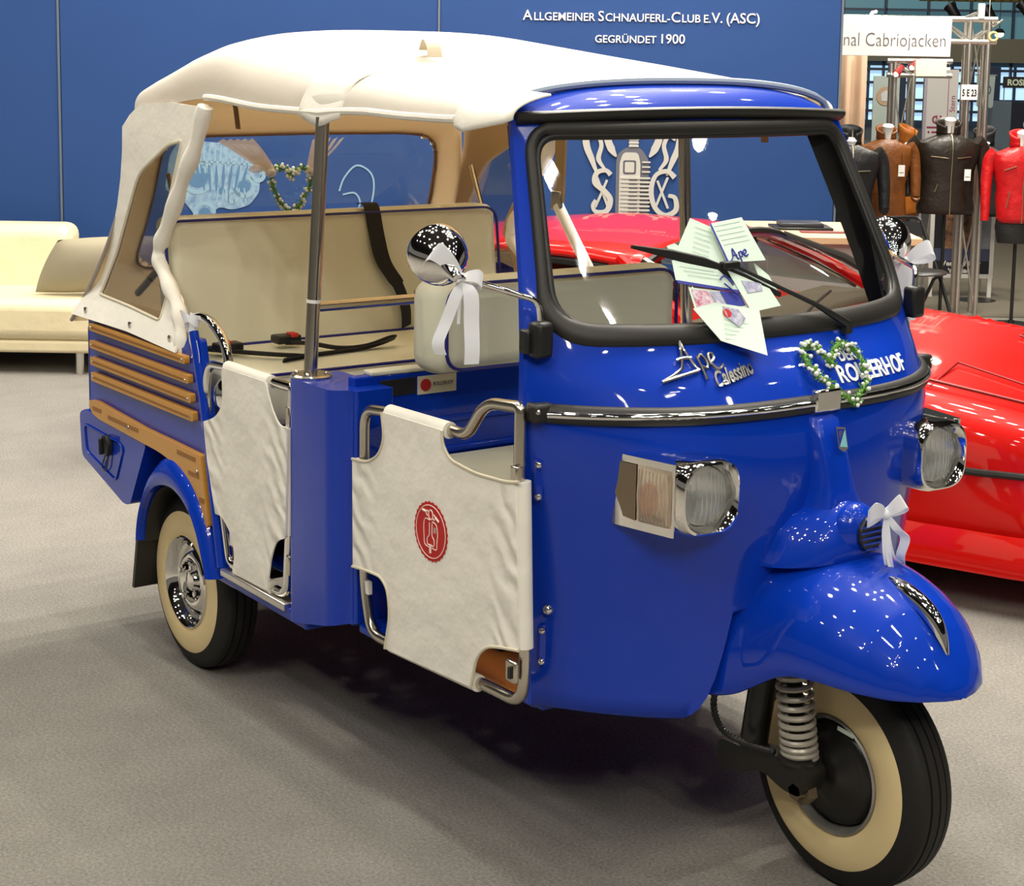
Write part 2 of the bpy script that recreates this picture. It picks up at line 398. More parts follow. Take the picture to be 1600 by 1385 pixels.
def ribbon2d(pts, w, mb, k=8, b=0.0, d=.005):
    P = cr([(x, z, 0) for x, z, *_ in pts], k); n = len(P); L, R = [], []
    W = [p[2] if len(p) > 2 else w for p in pts]
    for i, p in enumerate(P):
        t = (P[min(i+1, n-1)] - P[max(i-1, 0)]).normalized(); nn = Vector((-t.y, t.x, 0))
        f = i/k; j = min(int(f), len(W)-2); ww = W[j] + (W[j+1]-W[j])*(f-j)
        L.append((p.x + nn.x*ww, b, p.y + nn.y*ww)); R.append((p.x - nn.x*ww, b, p.y - nn.y*ww))
    rows = [L, R, [(x, y-d, z) for x, y, z in R], [(x, y-d, z) for x, y, z in L]]
    mb.grid(rows, cv=True)
    return mb
for sgn, strokes in ((-1, None), (1, None)):
    fl_ = MB()
    ribbon2d([(sgn*.095 - .01, 1.135, .004), (sgn*.125 - .01, 1.18, .022), (sgn*.15 - .01, 1.25, .020), (sgn*.15 - .01, 1.36, .016)], .02, fl_, b=-.004)
    ribbon2d([(sgn*.20 - .012, 1.03, .006), (sgn*.235 - .012, 1.12, .017), (sgn*.268 - .012, 1.21, .020), (sgn*.275 - .012, 1.36, .016)], .02, fl_, b=-.002)
    ribbon2d([(sgn*.155 - .012, 1.06, .006), (sgn*.195 - .012, 1.12, .014), (sgn*.18 - .012, 1.20, .012), (sgn*.205 - .012, 1.255, .012), (sgn*.245 - .012, 1.235, .007)], .012, fl_, b=-.002)
    fl_.build('flame_scrolls', EMBLEM, em)
sS = MB()
ribbon2d([(-.135, 1.03, .014), (-.165, 1.055, .012), (-.215, 1.04, .014), (-.225, .985, .016), (-.17, .935, .016), (-.135, .885, .017), (-.155, .82, .015), (-.215, .815, .012), (-.235, .85, .010), (-.215, .88, .014)], .014, sS, b=-.007)
sS.build('curled_initial', EMBLEM, em)
sC = MB()
ribbon2d([(.235, 1.02, .016), (.19, 1.055, .013), (.125, 1.03, .012), (.10, .94, .015), (.125, .845, .014), (.185, .80, .014), (.245, .83, .015), (.24, .90, .013), (.20, .915, .010)], .014, sC, b=-.007)
sC.build('curled_initial', EMBLEM, em)
xk = MB()
for sgn in (-1, 1):
    ribbon2d([(sgn*.205 - .01, 1.02), (sgn*.14 - .01, .85)], .007, xk, 3, b=-.004); ribbon2d([(sgn*.145 - .01, 1.0), (sgn*.21 - .01, .84)], .007, xk, 3, b=-.005)
    ribbon2d([(sgn*.20 - .01, .80, .006), (sgn*.225 - .01, .76, .012), (sgn*.22 - .01, .715, .010)], .01, xk, 6, b=-.003); ribbon2d([(sgn*.125 - .01, .78), (sgn*.13 - .01, .72)], .008, xk, 4, b=-.003)
xk.build('emblem_cross_straps', EMBLEM, em)
# pale engine drawing and car outline printed on the wall, seen through the rear window
en = thing('engine_mural', 'pale blue engine drawing on the blue wall seen through the rear window', 'mural', hp(-1.72, -.003, 0), HZ)
PALE = mat('pale_mural_print', (.24, .40, .55), .7); MID = mat('mid_mural_print', (.08, .19, .36), .7)
ol = fillet([(-.24, 1.19), (.20, 1.17), (.25, 1.08), (.30, 1.02), (.22, 1.0), (.22, .90), (.16, .82), (.06, .79), (-.02, .81), (-.06, .76), (-.14, .72), (-.18, .79), (-.24, .86), (-.33, .90), (-.30, 1.10)], .03, 3)
E2([[(p.x, p.y) for p in ol]], .0015).build('engine_outline', CHALK, en)
dt = MB()
for k in range(11): ribbon2d([(-.16 + k*.032, 1.165, .005), (-.165 + k*.032, 1.09, .007), (-.15 + k*.028, 1.0, .004)], .006, dt, 4, b=-.002, d=.001)
ribbon2d([(-.26, 1.07), (0, 1.065), (.25, 1.05)], .006, dt, 4, b=-.002, d=.001)
for cx_, cz_, r_ in ((-.14, .98, .085), (.13, .93, .055), (-.10, .77, .055), (.21, 1.0, .035), (.06, .87, .03)):
    P = [(cx_ + r_*math.cos(t), cz_ + r_*1.05*math.sin(t), .012) for t in frange(0, 2*math.pi, 15)]; ribbon2d(P, .012, dt, 3, b=-.002, d=.001)
for k in range(6): ribbon2d([(-.02 + k*.03, .92, .004), (-.03 + k*.034, .83, .005)], .005, dt, 3, b=-.002, d=.001)
dt.build('engine_lines', PALE, en)
dk = MB()
for cx_, cz_, r_ in ((-.14, .98, .062), (.13, .93, .036), (-.10, .77, .034), (.20, 1.04, .03), (.0, .9, .02), (-.22, 1.02, .03)):
    dk.lathe([(0, .0), (r_, 0)], (cx_, -.0025, cz_), (0, 1, 0), 18)
for k in range(7): ribbon2d([(-.12 + k*.045, 1.05, .003), (-.11 + k*.04, .98, .009), (-.10 + k*.035, .9, .003)], .006, dk, 4, b=-.0027, d=.0008)
dk.build('engine_shading', MID, en)
ca = thing('car_mural', 'thin pale outline of an old car on the blue wall beside the engine drawing', 'mural', hp(-.9, -.003, 0), HZ)
ln = MB()
for P in ([(-.60, .62), (-.40, .70), (-.25, .71), (-.05, .73), (.03, .80), (.06, .93), (.04, 1.02), (-.04, 1.06), (-.11, .99), (-.14, .91)], [(-.06, .74), (-.02, .84), (-.05, .90), (-.12, .89)], [(-.08, .70), (-.08, .77), (-.11, .80)], [(-.25, .715), (-.18, .73), (-.14, .76)], [(.03, .8), (.06, .70)], [(-.62, .64), (-.58, .70), (-.50, .72)]):
    ribbon2d(P, .005, ln, 7, d=.001)
ln.build('outline_strokes', PALE, ca)
# ------------------------------------------------------------------ far hall end: glazed wall, balcony, beams
B0 = 27.0
fw = MB(); fw.box((7.5, B0+.6, 5.5), (26, .2, 11)); fw.build('wall_far', mat('dark_far_wall', (.05, .065, .075), .6), loc=hp(0, 0), rz=HZ, kind='structure')
gw = MB(); gw.box((8.5, B0+.3, 3.15), (22, .05, 2.7)); gw.build('window_1', mat('teal_hall_glass', (.06, .135, .165), .25, emit=.8), loc=hp(0, 0), rz=HZ, kind='structure')
dl = MB(); dl.box((8.5, B0+.2, 1.0), (22, .05, 1.15)); dl.build('window_2', mat('daylit_glass', (.40, .62, .85), .4, emit=1.0), loc=hp(0, 0), rz=HZ, kind='structure')
lw = MB(); lw.box((8.5, B0+.1, 1.92), (22, .5, .50)); lw.build('trim_2', mat('olive_lintel', (.11, .105, .075), .7), loc=hp(0, 0), rz=HZ, kind='structure')
br = MB()
for a in frange(-1.3, 18.5, 23): br.box((a, B0+.1, 2.9), (.045, .10, 3.2))
for z in (2.75, 3.62): br.box((8.5, B0+.1, z), (22, .10, .05))
for a in frange(-1.5, 18.5, 46): br.box((a, B0+.12, 1.0), (.05, .08, 1.15))
for z in (.62, .86, 1.22, 1.50): br.box((8.5, B0+.08, z), (22, .08, .055))
for a in frange(0, 16, 9): br.box((a, B0+.05, 1.0), (.34, .10, 1.15))
br.build('trim_3', mat('navy_mullion', (.015, .028, .06), .5), loc=hp(0, 0), rz=HZ, kind='structure')
# ================================================================== the three-wheeler (front is +X, the side we see is -Y)
V = thing('three_wheeler', 'blue three-wheeled vintage passenger scooter taxi with a white canvas roof and canvas doors', 'three-wheeler')
CAB = [(.36, 1.53, .528, 1.83, 2.6), (.55, 1.525, .533, 1.83, 2.6), (.75, 1.535, .552, 1.838, 2.8), (.88, 1.55, .568, 1.836, 3.0), (.96, 1.557, .574, 1.822, 3.2), (1.0, 1.557, .574, 1.806, 3.2),
       (1.06, 1.547, .567, 1.765, 3.1), (1.12, 1.535, .558, 1.70, 3.0), (1.25, 1.495, .535, 1.612, 2.9), (1.40, 1.437, .508, 1.52, 2.8), (1.60, 1.354, .470, 1.408, 2.6)]
def S(s, z, off=0.0):
    xe, ye, xn, p = lerp_tab(CAB, z)
    q = Vector((xe + (xn-xe)*(1-abs(s)**p), ye*s, z))
    if off: q += SN(s, z)*off
    return q
def SN(s, z):
    e = 1e-3; sa = max(-1, min(1, s))
    a = S(min(sa+e, 1), z) - S(max(sa-e, -1), z); b = S(sa, z+e) - S(sa, z-e)
    n = a.cross(b).normalized()
    return n if n.x > 0 else -n
def yz(y, z): return S(y/lerp_tab(CAB, z)[1], z)     # point of the cab skin at width y
def yzo(y, z, off): return S(y/lerp_tab(CAB, z)[1], z, off)
# --- cab skin
def zbot(s):
    y = abs(s)*.53
    if y > .318: return .365 + .010*abs(s)
    t = max(0, min(1, (.318-y)/.10)); return .370 + .225*t**2.6
SS = [math.sin(t) for t in frange(-math.pi/2, math.pi/2, 97)]
ZZ = frange(0, 1, 20)
rows = []
zl = [None]*7 + frange(.64, 1.0, 10) + frange(1.015, 1.13, 8) + frange(1.14, 1.59, 40)
for i, z in enumerate(zl):
    rows.append([S(s, (zbot(s) + (.63 - zbot(s))*i/7) if z is None else z) for s in SS])
skin = MB(); skin.grid(rows)
def in_glass(p):
    ye = lerp_tab(CAB, p.z)[1]; s = p.y/ye
    return abs(s/.925)**9 + abs((p.z-1.352)/.203)**9 < 1
keep = []
for q in skin.f:
    c = sum((Vector(skin.v[i]) for i in q), Vector())/4
    if not in_glass(c): keep.append(q)
skin.f = keep
# inward lips of the skin at the door edges and at the bottom
for sgn in (-1, 1):
    lip = []
    for z in frange(.372, 1.59, 40):
        p = S(sgn, z); lip.append([p, p + Vector((-.004, sgn*.006, 0)), p + Vector((-.022, sgn*.004, 0)), p + Vector((-.026, -sgn*.03, 0))])
    skin.grid(lip)
lip = []
for s in SS:
    p = S(s, zbot(s)); d = (Vector((1.2, 0, p.z)) - p).normalized(); lip.append([p, p + d*.02 + Vector((0, 0, -.012)), p + d*.06 + Vector((0, 0, -.004))])
skin.grid(lip)
cab = skin.build('cab_body', BLUE, V, angle=60)
# chrome screws and hinge plates on the near door edge
for z in (.865, .505):
    m = MB(); c = S(-.972, z, .003); m.box(c, (.008, .016, .085), None); hpl = m.build('hinge_plate', BLUE, cab)
    for dz in (-.033, .033):
        MB().ball(c + Vector((.006, -.004, dz)), .008, 10, 6).build('hinge_screw', CHROME, hpl)
MB().ball(S(-.955, .585, .004), .012, 12, 8).build('dome_bolt', CHROME, cab)
# --- windshield glass and rubber seal
gl = MB().grid([[S(s, z, -.004) for s in frange(-.945, .945, 61)] for z in frange(1.143, 1.562, 24)])
gl.build('windshield_glass', CLEAR, V)
def flatband(path, closed, half, thick, off=0):
    # elliptical section lying on the cab skin along (s, z) points
    m = MB(); n = len(path); P = [S(s, z, off) for s, z in path]; rws = []
    for i in range(n):
        a = P[(i-1) % n] if (closed or i > 0) else P[i]; b = P[(i+1) % n] if (closed or i < n-1) else P[i]
        t = (b-a).normalized(); nn = SN(*path[i]); w = nn.cross(t).normalized()
        hf = half[i] if isinstance(half, list) else half
        rws.append([P[i] + w*hf*math.cos(k*math.pi/6) + nn*thick*math.sin(k*math.pi/6) for k in range(12)])
    m.grid(rws, cu=True, cv=closed)
    if not closed:
        m.f.append(tuple(range(12))); e = (n-1)*12; m.f.append(tuple(e+11-k for k in range(12)))
    return m
K = .53
corner = [(-.945*K, 1.150), (.94*K, 1.150), (.94*K, 1.562), (-.945*K, 1.562)]
dense = []
for i in range(4):
    a, b = Vector(corner[i]), Vector(corner[(i+1) % 4])
    for j in range(16): dense.append(a + (b-a)*j/16)
fl = fillet(corner, [.085, .085, .06, .06], 8)
full = []
for i in range(len(fl)):
    a, b = fl[i], fl[(i+1) % len(fl)]; nseg = max(1, int((b-a).length/.03))
    for j in range(nseg): full.append(a + (b-a)*j/nseg)
loop = [(p.x/K, p.y + .008*(abs(p.x/K/.93))**3*(1 if p.y < 1.3 else 0)) for p in full]
def seal_w(p):
    s_, z_ = p
    k = max(0, min(1, (1.25-z_)/.10)); side = .0125 if s_ < 0 else .017
    w = side + (.025-side)*k if abs(s_) > .86 else (.025 if z_ < 1.3 else .017)
    return w
flatband(loop, True, [seal_w(p) for p in loop], .012).build('windshield_seal', RUBBER, V)
inner = [(p[0]*.972, 1.352 + (p[1]-1.352)*.93) for p in loop]
flatband(inner, True, .008, .008, -.004).build('windshield_inner_trim', BLACK, V)
for sgn in (-1, 1):   # inner faces of the windshield pillars
    rows = []
    for z in frange(1.13, 1.57, 24):
        p = S(sgn*.95, z, -.010); a = p + Vector((-.055, -sgn*.040, 0)); rows.append([p, a, a + Vector((-.012, sgn*.012, 0)), p + Vector((-.05, sgn*.012, 0))])
    MB().grid(rows, cu=True).build('pillar_trim', mat('gloss_black_trim', (.010, .010, .012), .25, 0, 1.0), V)
# --- gutter strip above the windshield, cab roof and its pale edge piping
flatband([(s, 1.590 - .010*abs(s)**2) for s in frange(-1.0, 1.0, 41)], False, .013, .022, .004).build('rain_gutter', RUBBER, V)
def lipline(t):   # front edge of the canvas on the cab roof, t in -1..1
    return Vector((1.318 + .015*(1-t*t), .494*t, 1.577 + .081*max(0, 1-abs(t)**2.4)**(1/2.4)))
rows = []
for t in frange(-1, 1, 41):
    a = S(t, 1.592 - .010*abs(t)**2, .006); c = lipline(t) + Vector((-.06, 0, .004))
    bulge = Vector((.035, 0, .030))*(1-abs(t)**4)
    rows.append([a*(1-k)**2 + (a*.5 + c*.5 + bulge)*2*k*(1-k) + c*k*k for k in frange(0, 1, 9)])
MB().grid(rows).build('cab_roof', BLUE, V)
MB().tube([lipline(t) + Vector((0, 0, .004)) for t in frange(-1, 1, 41)], .009, 8).build('roof_edge_piping', GREYPIPE, V)
# --- belt moulding
bz = 1.004
flatband([(s, bz) for s in [math.sin(t) for t in frange(-1.5, 1.5, 61)]], False, .020, .012, .002).build('belt_moulding', RUBBER, V, label='black rubber belt moulding round the cab front')
bm_ = flatband([(s, bz-.003) for s in [math.sin(t) for t in frange(-1.25, 1.25, 61)]], False, .0075, .006, .012)
bm_.build('belt_chrome_strip', CHROME, V)
for sgn in (-1, 1):
    e = MB(); c = S(sgn*.965, bz, .008); e.box(c, (.030, .05, .040)); ec = e.build('moulding_end_cap', RUBBER, V, bevel=.008)
    MB().ball(S(sgn*.965, bz, .030), .006, 8, 6).build('end_cap_screw', STEEL, ec)
cl = MB(); c = S(.02, bz, .013); cl.box(c, (.018, .075, .048)); cl.build('moulding_centre_clip', CHROME, V, bevel=.005)
# --- nose column, horn cover, fender, crest
rows = []
for z, w, pr in ((.985, .030, .004), (.975, .0315, .020), (.94, .033, .028), (.90, .035, .036), (.86, .037, .045), (.83, .040, .053), (.80, .050, .062), (.74, .07, .07)):
    r = []
    for k in [math.sin(q) for q in frange(-math.pi/2, math.pi/2, 33)]:
        y = w*k*1.35; f = max(0, 1-abs(k)**7)
        r.append(yzo(y, z, -.004) + Vector((pr*f, 0, 0)))
    rows.append(r)
MB().grid(rows).build('nose_column', BLUE, V)
# horn cover: a rounded nose over the fender with a flat bottom lip
rows = []
for z, hw, xr in ((.822, .040, 1.868), (.815, .075, 1.890), (.80, .105, 1.912), (.775, .135, 1.930), (.75, .146, 1.941), (.725, .162, 1.947), (.705, .170, 1.946), (.697, .167, 1.940), (.697, .11, 1.90)):
    r = []
    for k in frange(-1, 1, 33):
        y = hw*k; base = yz(y, z).x - .012
        f = max(0, 1-abs(k)**2)**.62
        r.append(Vector((base + (xr-base)*(f if abs(k) < 1 else 0), y, z - .02*abs(k)**2*(1 if z > .7 else .6))))
    rows.append(r)
hc = MB().grid(rows).build('horn_cover', BLUE, V)
hb = MB().ball((1.915, .005, .755), .062, 24, 16, (.62, .95, 1.0)).build('horn_bulge', BLUE, hc)
gr = MB(); gr.lathe([(.0, .004), (.036, .004), (.038, 0), (.036, -.006), (.0, -.006)], (1.952, .012, .757), (1, .12, .05), 28)
gr.build('horn_grille', BLACK, hc)
for k in range(6):
    zz = .757 - .030 + k*.012; hw = math.sqrt(max(0, .036**2 - (zz-.757)**2))
    MB().box((1.957, .012, zz), (.006, hw*2, .004)).build('grille_bar', BLUE, hc)
# fender over the front wheel
FTOP = [(1.74, .742), (1.80, .728), (1.85, .720), (1.90, .714), (1.95, .706), (2.00, .695), (2.05, .677), (2.10, .650), (2.14, .615), (2.17, .580), (2.195, .545), (2.212, .518), (2.220, .497)]
def ftab(x, tab): return lerp_tab(tab, x)[0]
FW = [(1.66, .300), (1.70, .275), (1.74, .252), (1.78, .236), (1.83, .225), (1.90, .218), (1.97, .210), (2.04, .196), (2.10, .172), (2.15, .138), (2.19, .092), (2.212, .044), (2.220, .006)]
FRIM = [(1.66, .395), (1.74, .398), (1.78, .404), (1.82, .418), (1.87, .450), (1.92, .483), (1.96, .498), (2.02, .503), (2.10, .498), (2.16, .494), (2.22, .494)]
xs = frange(1.66, 2.10, 27) + [2.10 + .12*math.sin(t) for t in frange(.06, math.pi/2, 22)]
rows = []
for x in xs:
    w = ftab(x, FW); b = ftab(x, FRIM); t = ftab(x, FTOP) if x > 1.74 else .742 + (1.74-x)*.1
    r = []
    nx = 2.25
    for k in frange(-math.pi/2, math.pi/2, 41):
        sn, cs = math.sin(k), math.cos(k)
        y = w*(abs(sn)**(.92))*(1 if sn > 0 else -1); z = b + (t-b)*abs(cs)**(2/nx)
        r.append(Vector((x, y, z)))
    rows.append(r)
fe = MB().grid(rows)
rim = [[r[0] for r in rows], [r[0] + Vector((-.006, .016, .004)) for r in rows]]
fe.grid(rim); rim = [[r[-1] for r in rows], [r[-1] + Vector((-.006, -.016, .004)) for r in rows]]; fe.grid(rim)
fen = fe.build('front_fender', BLUE, V, angle=70, sub=1)
rows = []
for x, hw, h in ((2.015, .004, .002), (2.03, .015, .012), (2.06, .018, .020), (2.09, .018, .026), (2.115, .017, .032), (2.135, .015, .034), (2.150, .012, .032), (2.165, .008, .020), (2.176, .003, .004)):
    z = ftab(x, FTOP); rows.append([Vector((x + (.35*h if z < .66 else .1*h), hw*math.sin(k), z - .005 + h*math.cos(k)**.7 if math.cos(k) > 1e-6 else z-.005)) for k in frange(-math.pi/2, math.pi/2, 11)])
MB().grid(rows).build('fender_crest', CHROME, V, sub=1)
# --- shield badge under the moulding
bx = MB(); bw, bh = .026, .046
sh = [(-bw/2, .0), (bw/2, -.004), (bw/2, -bh), (0, -bh-.006), (-bw/2, -bh+.002)]
o_ = Vector((1.866, -.002, .968))
def bp(p, dx=0): return o_ + Vector((dx - (-p[1])*-.25, p[0], p[1]))
bd = MB().prism([bp(p) for p in sh], (.004, 0, 0)).build('shield_badge', CHROME, V)
i1 = [(-bw*.40, -.004), (bw*.38, -.006), (-bw*.40, -bh+.008)]; i2 = [(bw*.40, -.010), (bw*.40, -bh+.003), (-bw*.34, -bh+.006)]
MB().prism([bp(p, .004) for p in i1], (.001, 0, 0)).build('badge_dark_half', INK, bd, label='dark blue upper half of the badge')
MB().prism([bp(p, .004) for p in i2], (.001, 0, 0)).build('badge_pale_half', mat('badge_turquoise', (.22, .58, .62), .3), bd, label='turquoise lower half of the badge')
tx = text_mb('P', .018, .0004).map(lambda p: bp((p.x - .009, p.y - .022), .0052 + p.z*.2)); tx.build('badge_letter', CHROME, bd)
# --- lettering on the front panel
def panel_text(body, size, y0, z0, off=.002, shear=0, sx=1.0, slope=0.0, bold=0, space=1.0):
    m = text_mb(body, size, .0008, shear=shear, bold=bold, space=space)
    return m.map(lambda p: yzo(y0 + p.x*sx, z0 + p.y + slope*p.x, off + p.z))
LET = mat('white_vinyl_lettering', (.80, .82, .86), .5)
panel_text('ROLLERHOF', .046, .085, 1.035, sx=.98, bold=.001).build('panel_lettering', LET, V, label='white lettering on the upper front panel')
panel_text('DER', .030, .115, 1.073, sx=1.0, bold=.0006).build('panel_lettering', LET, V)
# chrome script
def script(strokes, y0, z0, sc, r, name, parent, m, off=.006):
    b = MB()
    for st in strokes:
        P = cr([(x, y, 0) for x, y in st], 5)
        b.tube([yzo(y0 + p.x*sc, z0 + p.y*sc, off) for p in P], r, 6)
    return b.build(name, m, parent)
SCRIPTM = mat('polished_script', (.46, .46, .45), .2, 1.0)
APE = [[(-.9, -.35), (0, .0), (.55, .30), (.95, .95), (1.15, 1.55), (1.25, 1.0), (1.35, .35), (1.5, .12)], [(.45, .62), (.9, .72), (1.4, .70)],
       [(1.75, .75), (1.72, .3), (1.62, -.35)], [(1.75, .65), (2.05, .85), (2.2, .5), (2.0, .2), (1.72, .28)], [(2.4, .45), (2.75, .62), (2.75, .85), (2.5, .8), (2.4, .4), (2.65, .12), (3.1, .3)],
       [(-.9, -.35), (.2, -.12), (1.4, .1)]]
script(APE, -.318, .078 + 1.0, .037, .0036, 'chrome_script', V, SCRIPTM)
CAL = text_mb('Calessino', .044, .002, shear=.45, bold=.0012)
CAL.map(lambda p: yzo(-.245 + p.x*.62, 1.052 + p.y*.80 + p.x*.11, .004 + p.z)).build('chrome_script', SCRIPTM, V)
# --- headlamps and turn signals
def headlamp(s):
    cy, cz = s*.338, .858; X = 1.845
    root_m = MB(); n = 48
    def ring(hw, hh, e, x):
        return [Vector((x, cy + s*0 + hw*math.copysign(abs(math.cos(t))**(2/e), math.cos(t)), cz + hh*math.copysign(abs(math.sin(t))**(2/e), math.sin(t)))) for t in [2*math.pi*k/n for k in range(n)]]
    root_m.grid([ring(.078, .077, 3.6, X-.11), ring(.078, .077, 3.6, X-.008), ring(.0765, .0755, 3.4, X+.004), ring(.073, .072, 3.2, X+.012), ring(.070, .069, 2.8, X+.013), ring(.066, .066, 2.3, X+.006), ring(.063, .063, 2, X-.006), ring(.060, .060, 2, X-.016), ring(.060, .060, 2, X-.03)], cu=True)
    bz_ = root_m.build('headlamp_housing', CHROME, V, label='chrome square-rimmed headlamp housing')
    MB().lathe([(.001, -.052), (.03, -.046), (.05, -.030), (.06, -.012)], (X-.002, cy, cz), (1, 0, 0), 40).build('reflector_bowl', REFLECTOR, bz_)
    MB().lathe([(.0, .012), (.02, .011), (.04, .006), (.055, -.001), (.0595, -.008), (.055, -.006), (.04, .002), (.02, .007), (0, .008)], (X-.004, cy, cz), (1, 0, 0), 40).build('headlamp_lens', LAMPGLASS, bz_)
    MB().ball((X-.03, cy, cz), .010, 10, 8).build('bulb', LAMPGLASS, bz_)
    # lens flutes
    fl_ = MB()
    for k in range(-4, 5):
        y = cy + k*.011; h = math.sqrt(max(0, .054**2 - (k*.011)**2))
        fl_.tube([(X+.006 - .00008*k*k*9, y, cz - h), (X+.011 - .00008*k*k*9, y, cz), (X+.006 - .00008*k*k*9, y, cz + h)], .0012, 5)
    fl_.build('lens_flutes', LAMPGLASS, bz_)
    # turn signal box running back round the corner
    fa, fb = Vector((X-.006, cy + s*.078, 0)), Vector((1.668, s*.450, 0))
    ba, bb = Vector((1.76, cy + s*.02, 0)), Vector((1.64, s*.40, 0))
    pl = [fa, fb, bb, ba]; pl = fillet(pl, [.012, .022, .004, .004], 4)
    z0, z1 = cz-.074, cz+.073
    ts = MB().prism([Vector((p.x, p.y, z0)) for p in pl], (0, 0, z1-z0)).build('turn_signal_box', CHROME, V, bevel=.010, seg=3)
    d = (fb-fa); L = d.length; d.normalize(); nrm = Vector((d.y, -d.x, 0)) ;
    if nrm.x < 0: nrm = -nrm
    def face(u, h, o=0): return fa + d*u + nrm*o + Vector((0, 0, cz + h))
    rows = []
    for h in frange(-.056, .058, 9):
        r = []
        for u in frange(.010, .094, 11):
            a = (u-.052)/.042; b_ = h/.057
            r.append(face(u, h, 0.001 + .014*max(0, (1-a**4))*max(0, (1-b_**4))))
        rows.append(r)
    MB().grid(rows).build('signal_lens', mat('clear_signal_lens', (.86, .74, .60), .12, trans=.72, ior=1.25), ts, label='clear ribbed turn signal lens')
    MB().prism([face(.064 + .022*math.cos(q), -.006 + .034*math.sin(q), .0015) for q in frange(0, 5.98, 20)], nrm*.002).build('amber_bulb', AMBER, ts, label='amber bulb behind the signal lens')
    rb_ = MB()
    for k in range(9): rb_.strip([face(.016 + k*.009, -.050, .0075), face(.016 + k*.009, .0, .0135 - .00016*(k-4)**2), face(.016 + k*.009, .052, .0075)], d*.0012, .002)
    rb_.build('lens_ribs', mat('clear_signal_lens', (0, 0, 0)), ts)
    dk = [face(.099, .058, .0015), face(L-.022, .058, .0015), face(L-.022, -.010, .0015), face(L-.034, -.030, .0015), face(L-.044, -.052, .0015), face(.099, -.056, .0015)]
    MB().prism(dk, nrm*.0008).build('signal_recess', mat('brown_reflection_chrome', (.26, .21, .15), .10, 1.0), ts, label='recessed panel of the turn signal with a dark reflection in its colour')  # brown reflection in the chrome is put into the panel colour
headlamp(-1); headlamp(1)
# --- mirrors
def mirror(s):
    b = Vector((1.566, s*.548, 1.150))
    blk = MB().box(b + Vector((0, 0, .0)), (.040, .042, .075)).build('mirror_clamp', BLACK, V, bevel=.010)
    MB().box(b + Vector((-.02, s*.016, -.005)), (.03, .03, .05)).build('clamp_foot', BLACK, blk, bevel=.006)
    c = Vector((1.462, s*.725, 1.318)) if s < 0 else Vector((1.335, .70, 1.262))
    ax = (Vector((.87, -.12, -.36)) if s < 0 else Vector((.80, -.50, -.34))).normalized()
    prof = [(.0, -.034), (.050, -.0335), (.0575, -.029), (.0605, -.020), (.0610, -.008), (.0595, .008), (.055, .023), (.0475, .038), (.037, .051), (.026, .060), (.017, .068), (.012, .078), (.009, .092), (.0, .095)]
    MB().lathe(prof, c, ax, 40).build('mirror_shell', CHROME, V, label='round chrome mirror shell')
    MB().tube(fillet([b + Vector((0, 0, .03)), b + Vector((-.002, s*.004, .078)), c + ax*.080], .03, 6, False), .0065, 10).build('mirror_arm', CHROME, V)
mirror(-1); mirror(1)
# --- wiper
def wp(y, a, off=.0):   # on the glass: a metres up the slope from z = 1.13
    z = 1.13 + a*.4/math.hypot(.24, .4); return yzo(y, z, off)
MB().tube([wp(.178, -.012, .012), wp(.172, .002, .026), wp(.10, .052, .028), wp(.027, .092, .028), wp(-.092, .161, .028)], [.014, .010, .0055, .0045, .0035], 8).build('wiper_arm', BLACK, V)
wb_ = MB().strip([wp(y + .022, a, .018) for y, a in ((-.335, .217), (-.25, .196), (-.176, .173), (-.086, .130), (-.004, .086))], [Vector((0, .001, .004)), Vector((.002, .002, .009)), Vector((.002, .002, .010)), Vector((.002, .002, .010)), Vector((0, .001, .005))], .016).build('wiper_blade', BLACK, V, bevel=.002)
MB().box(wp(-.100, .158, .03), (.02, .045, .016)).build('blade_clip', BLACK, wb_, bevel=.003)
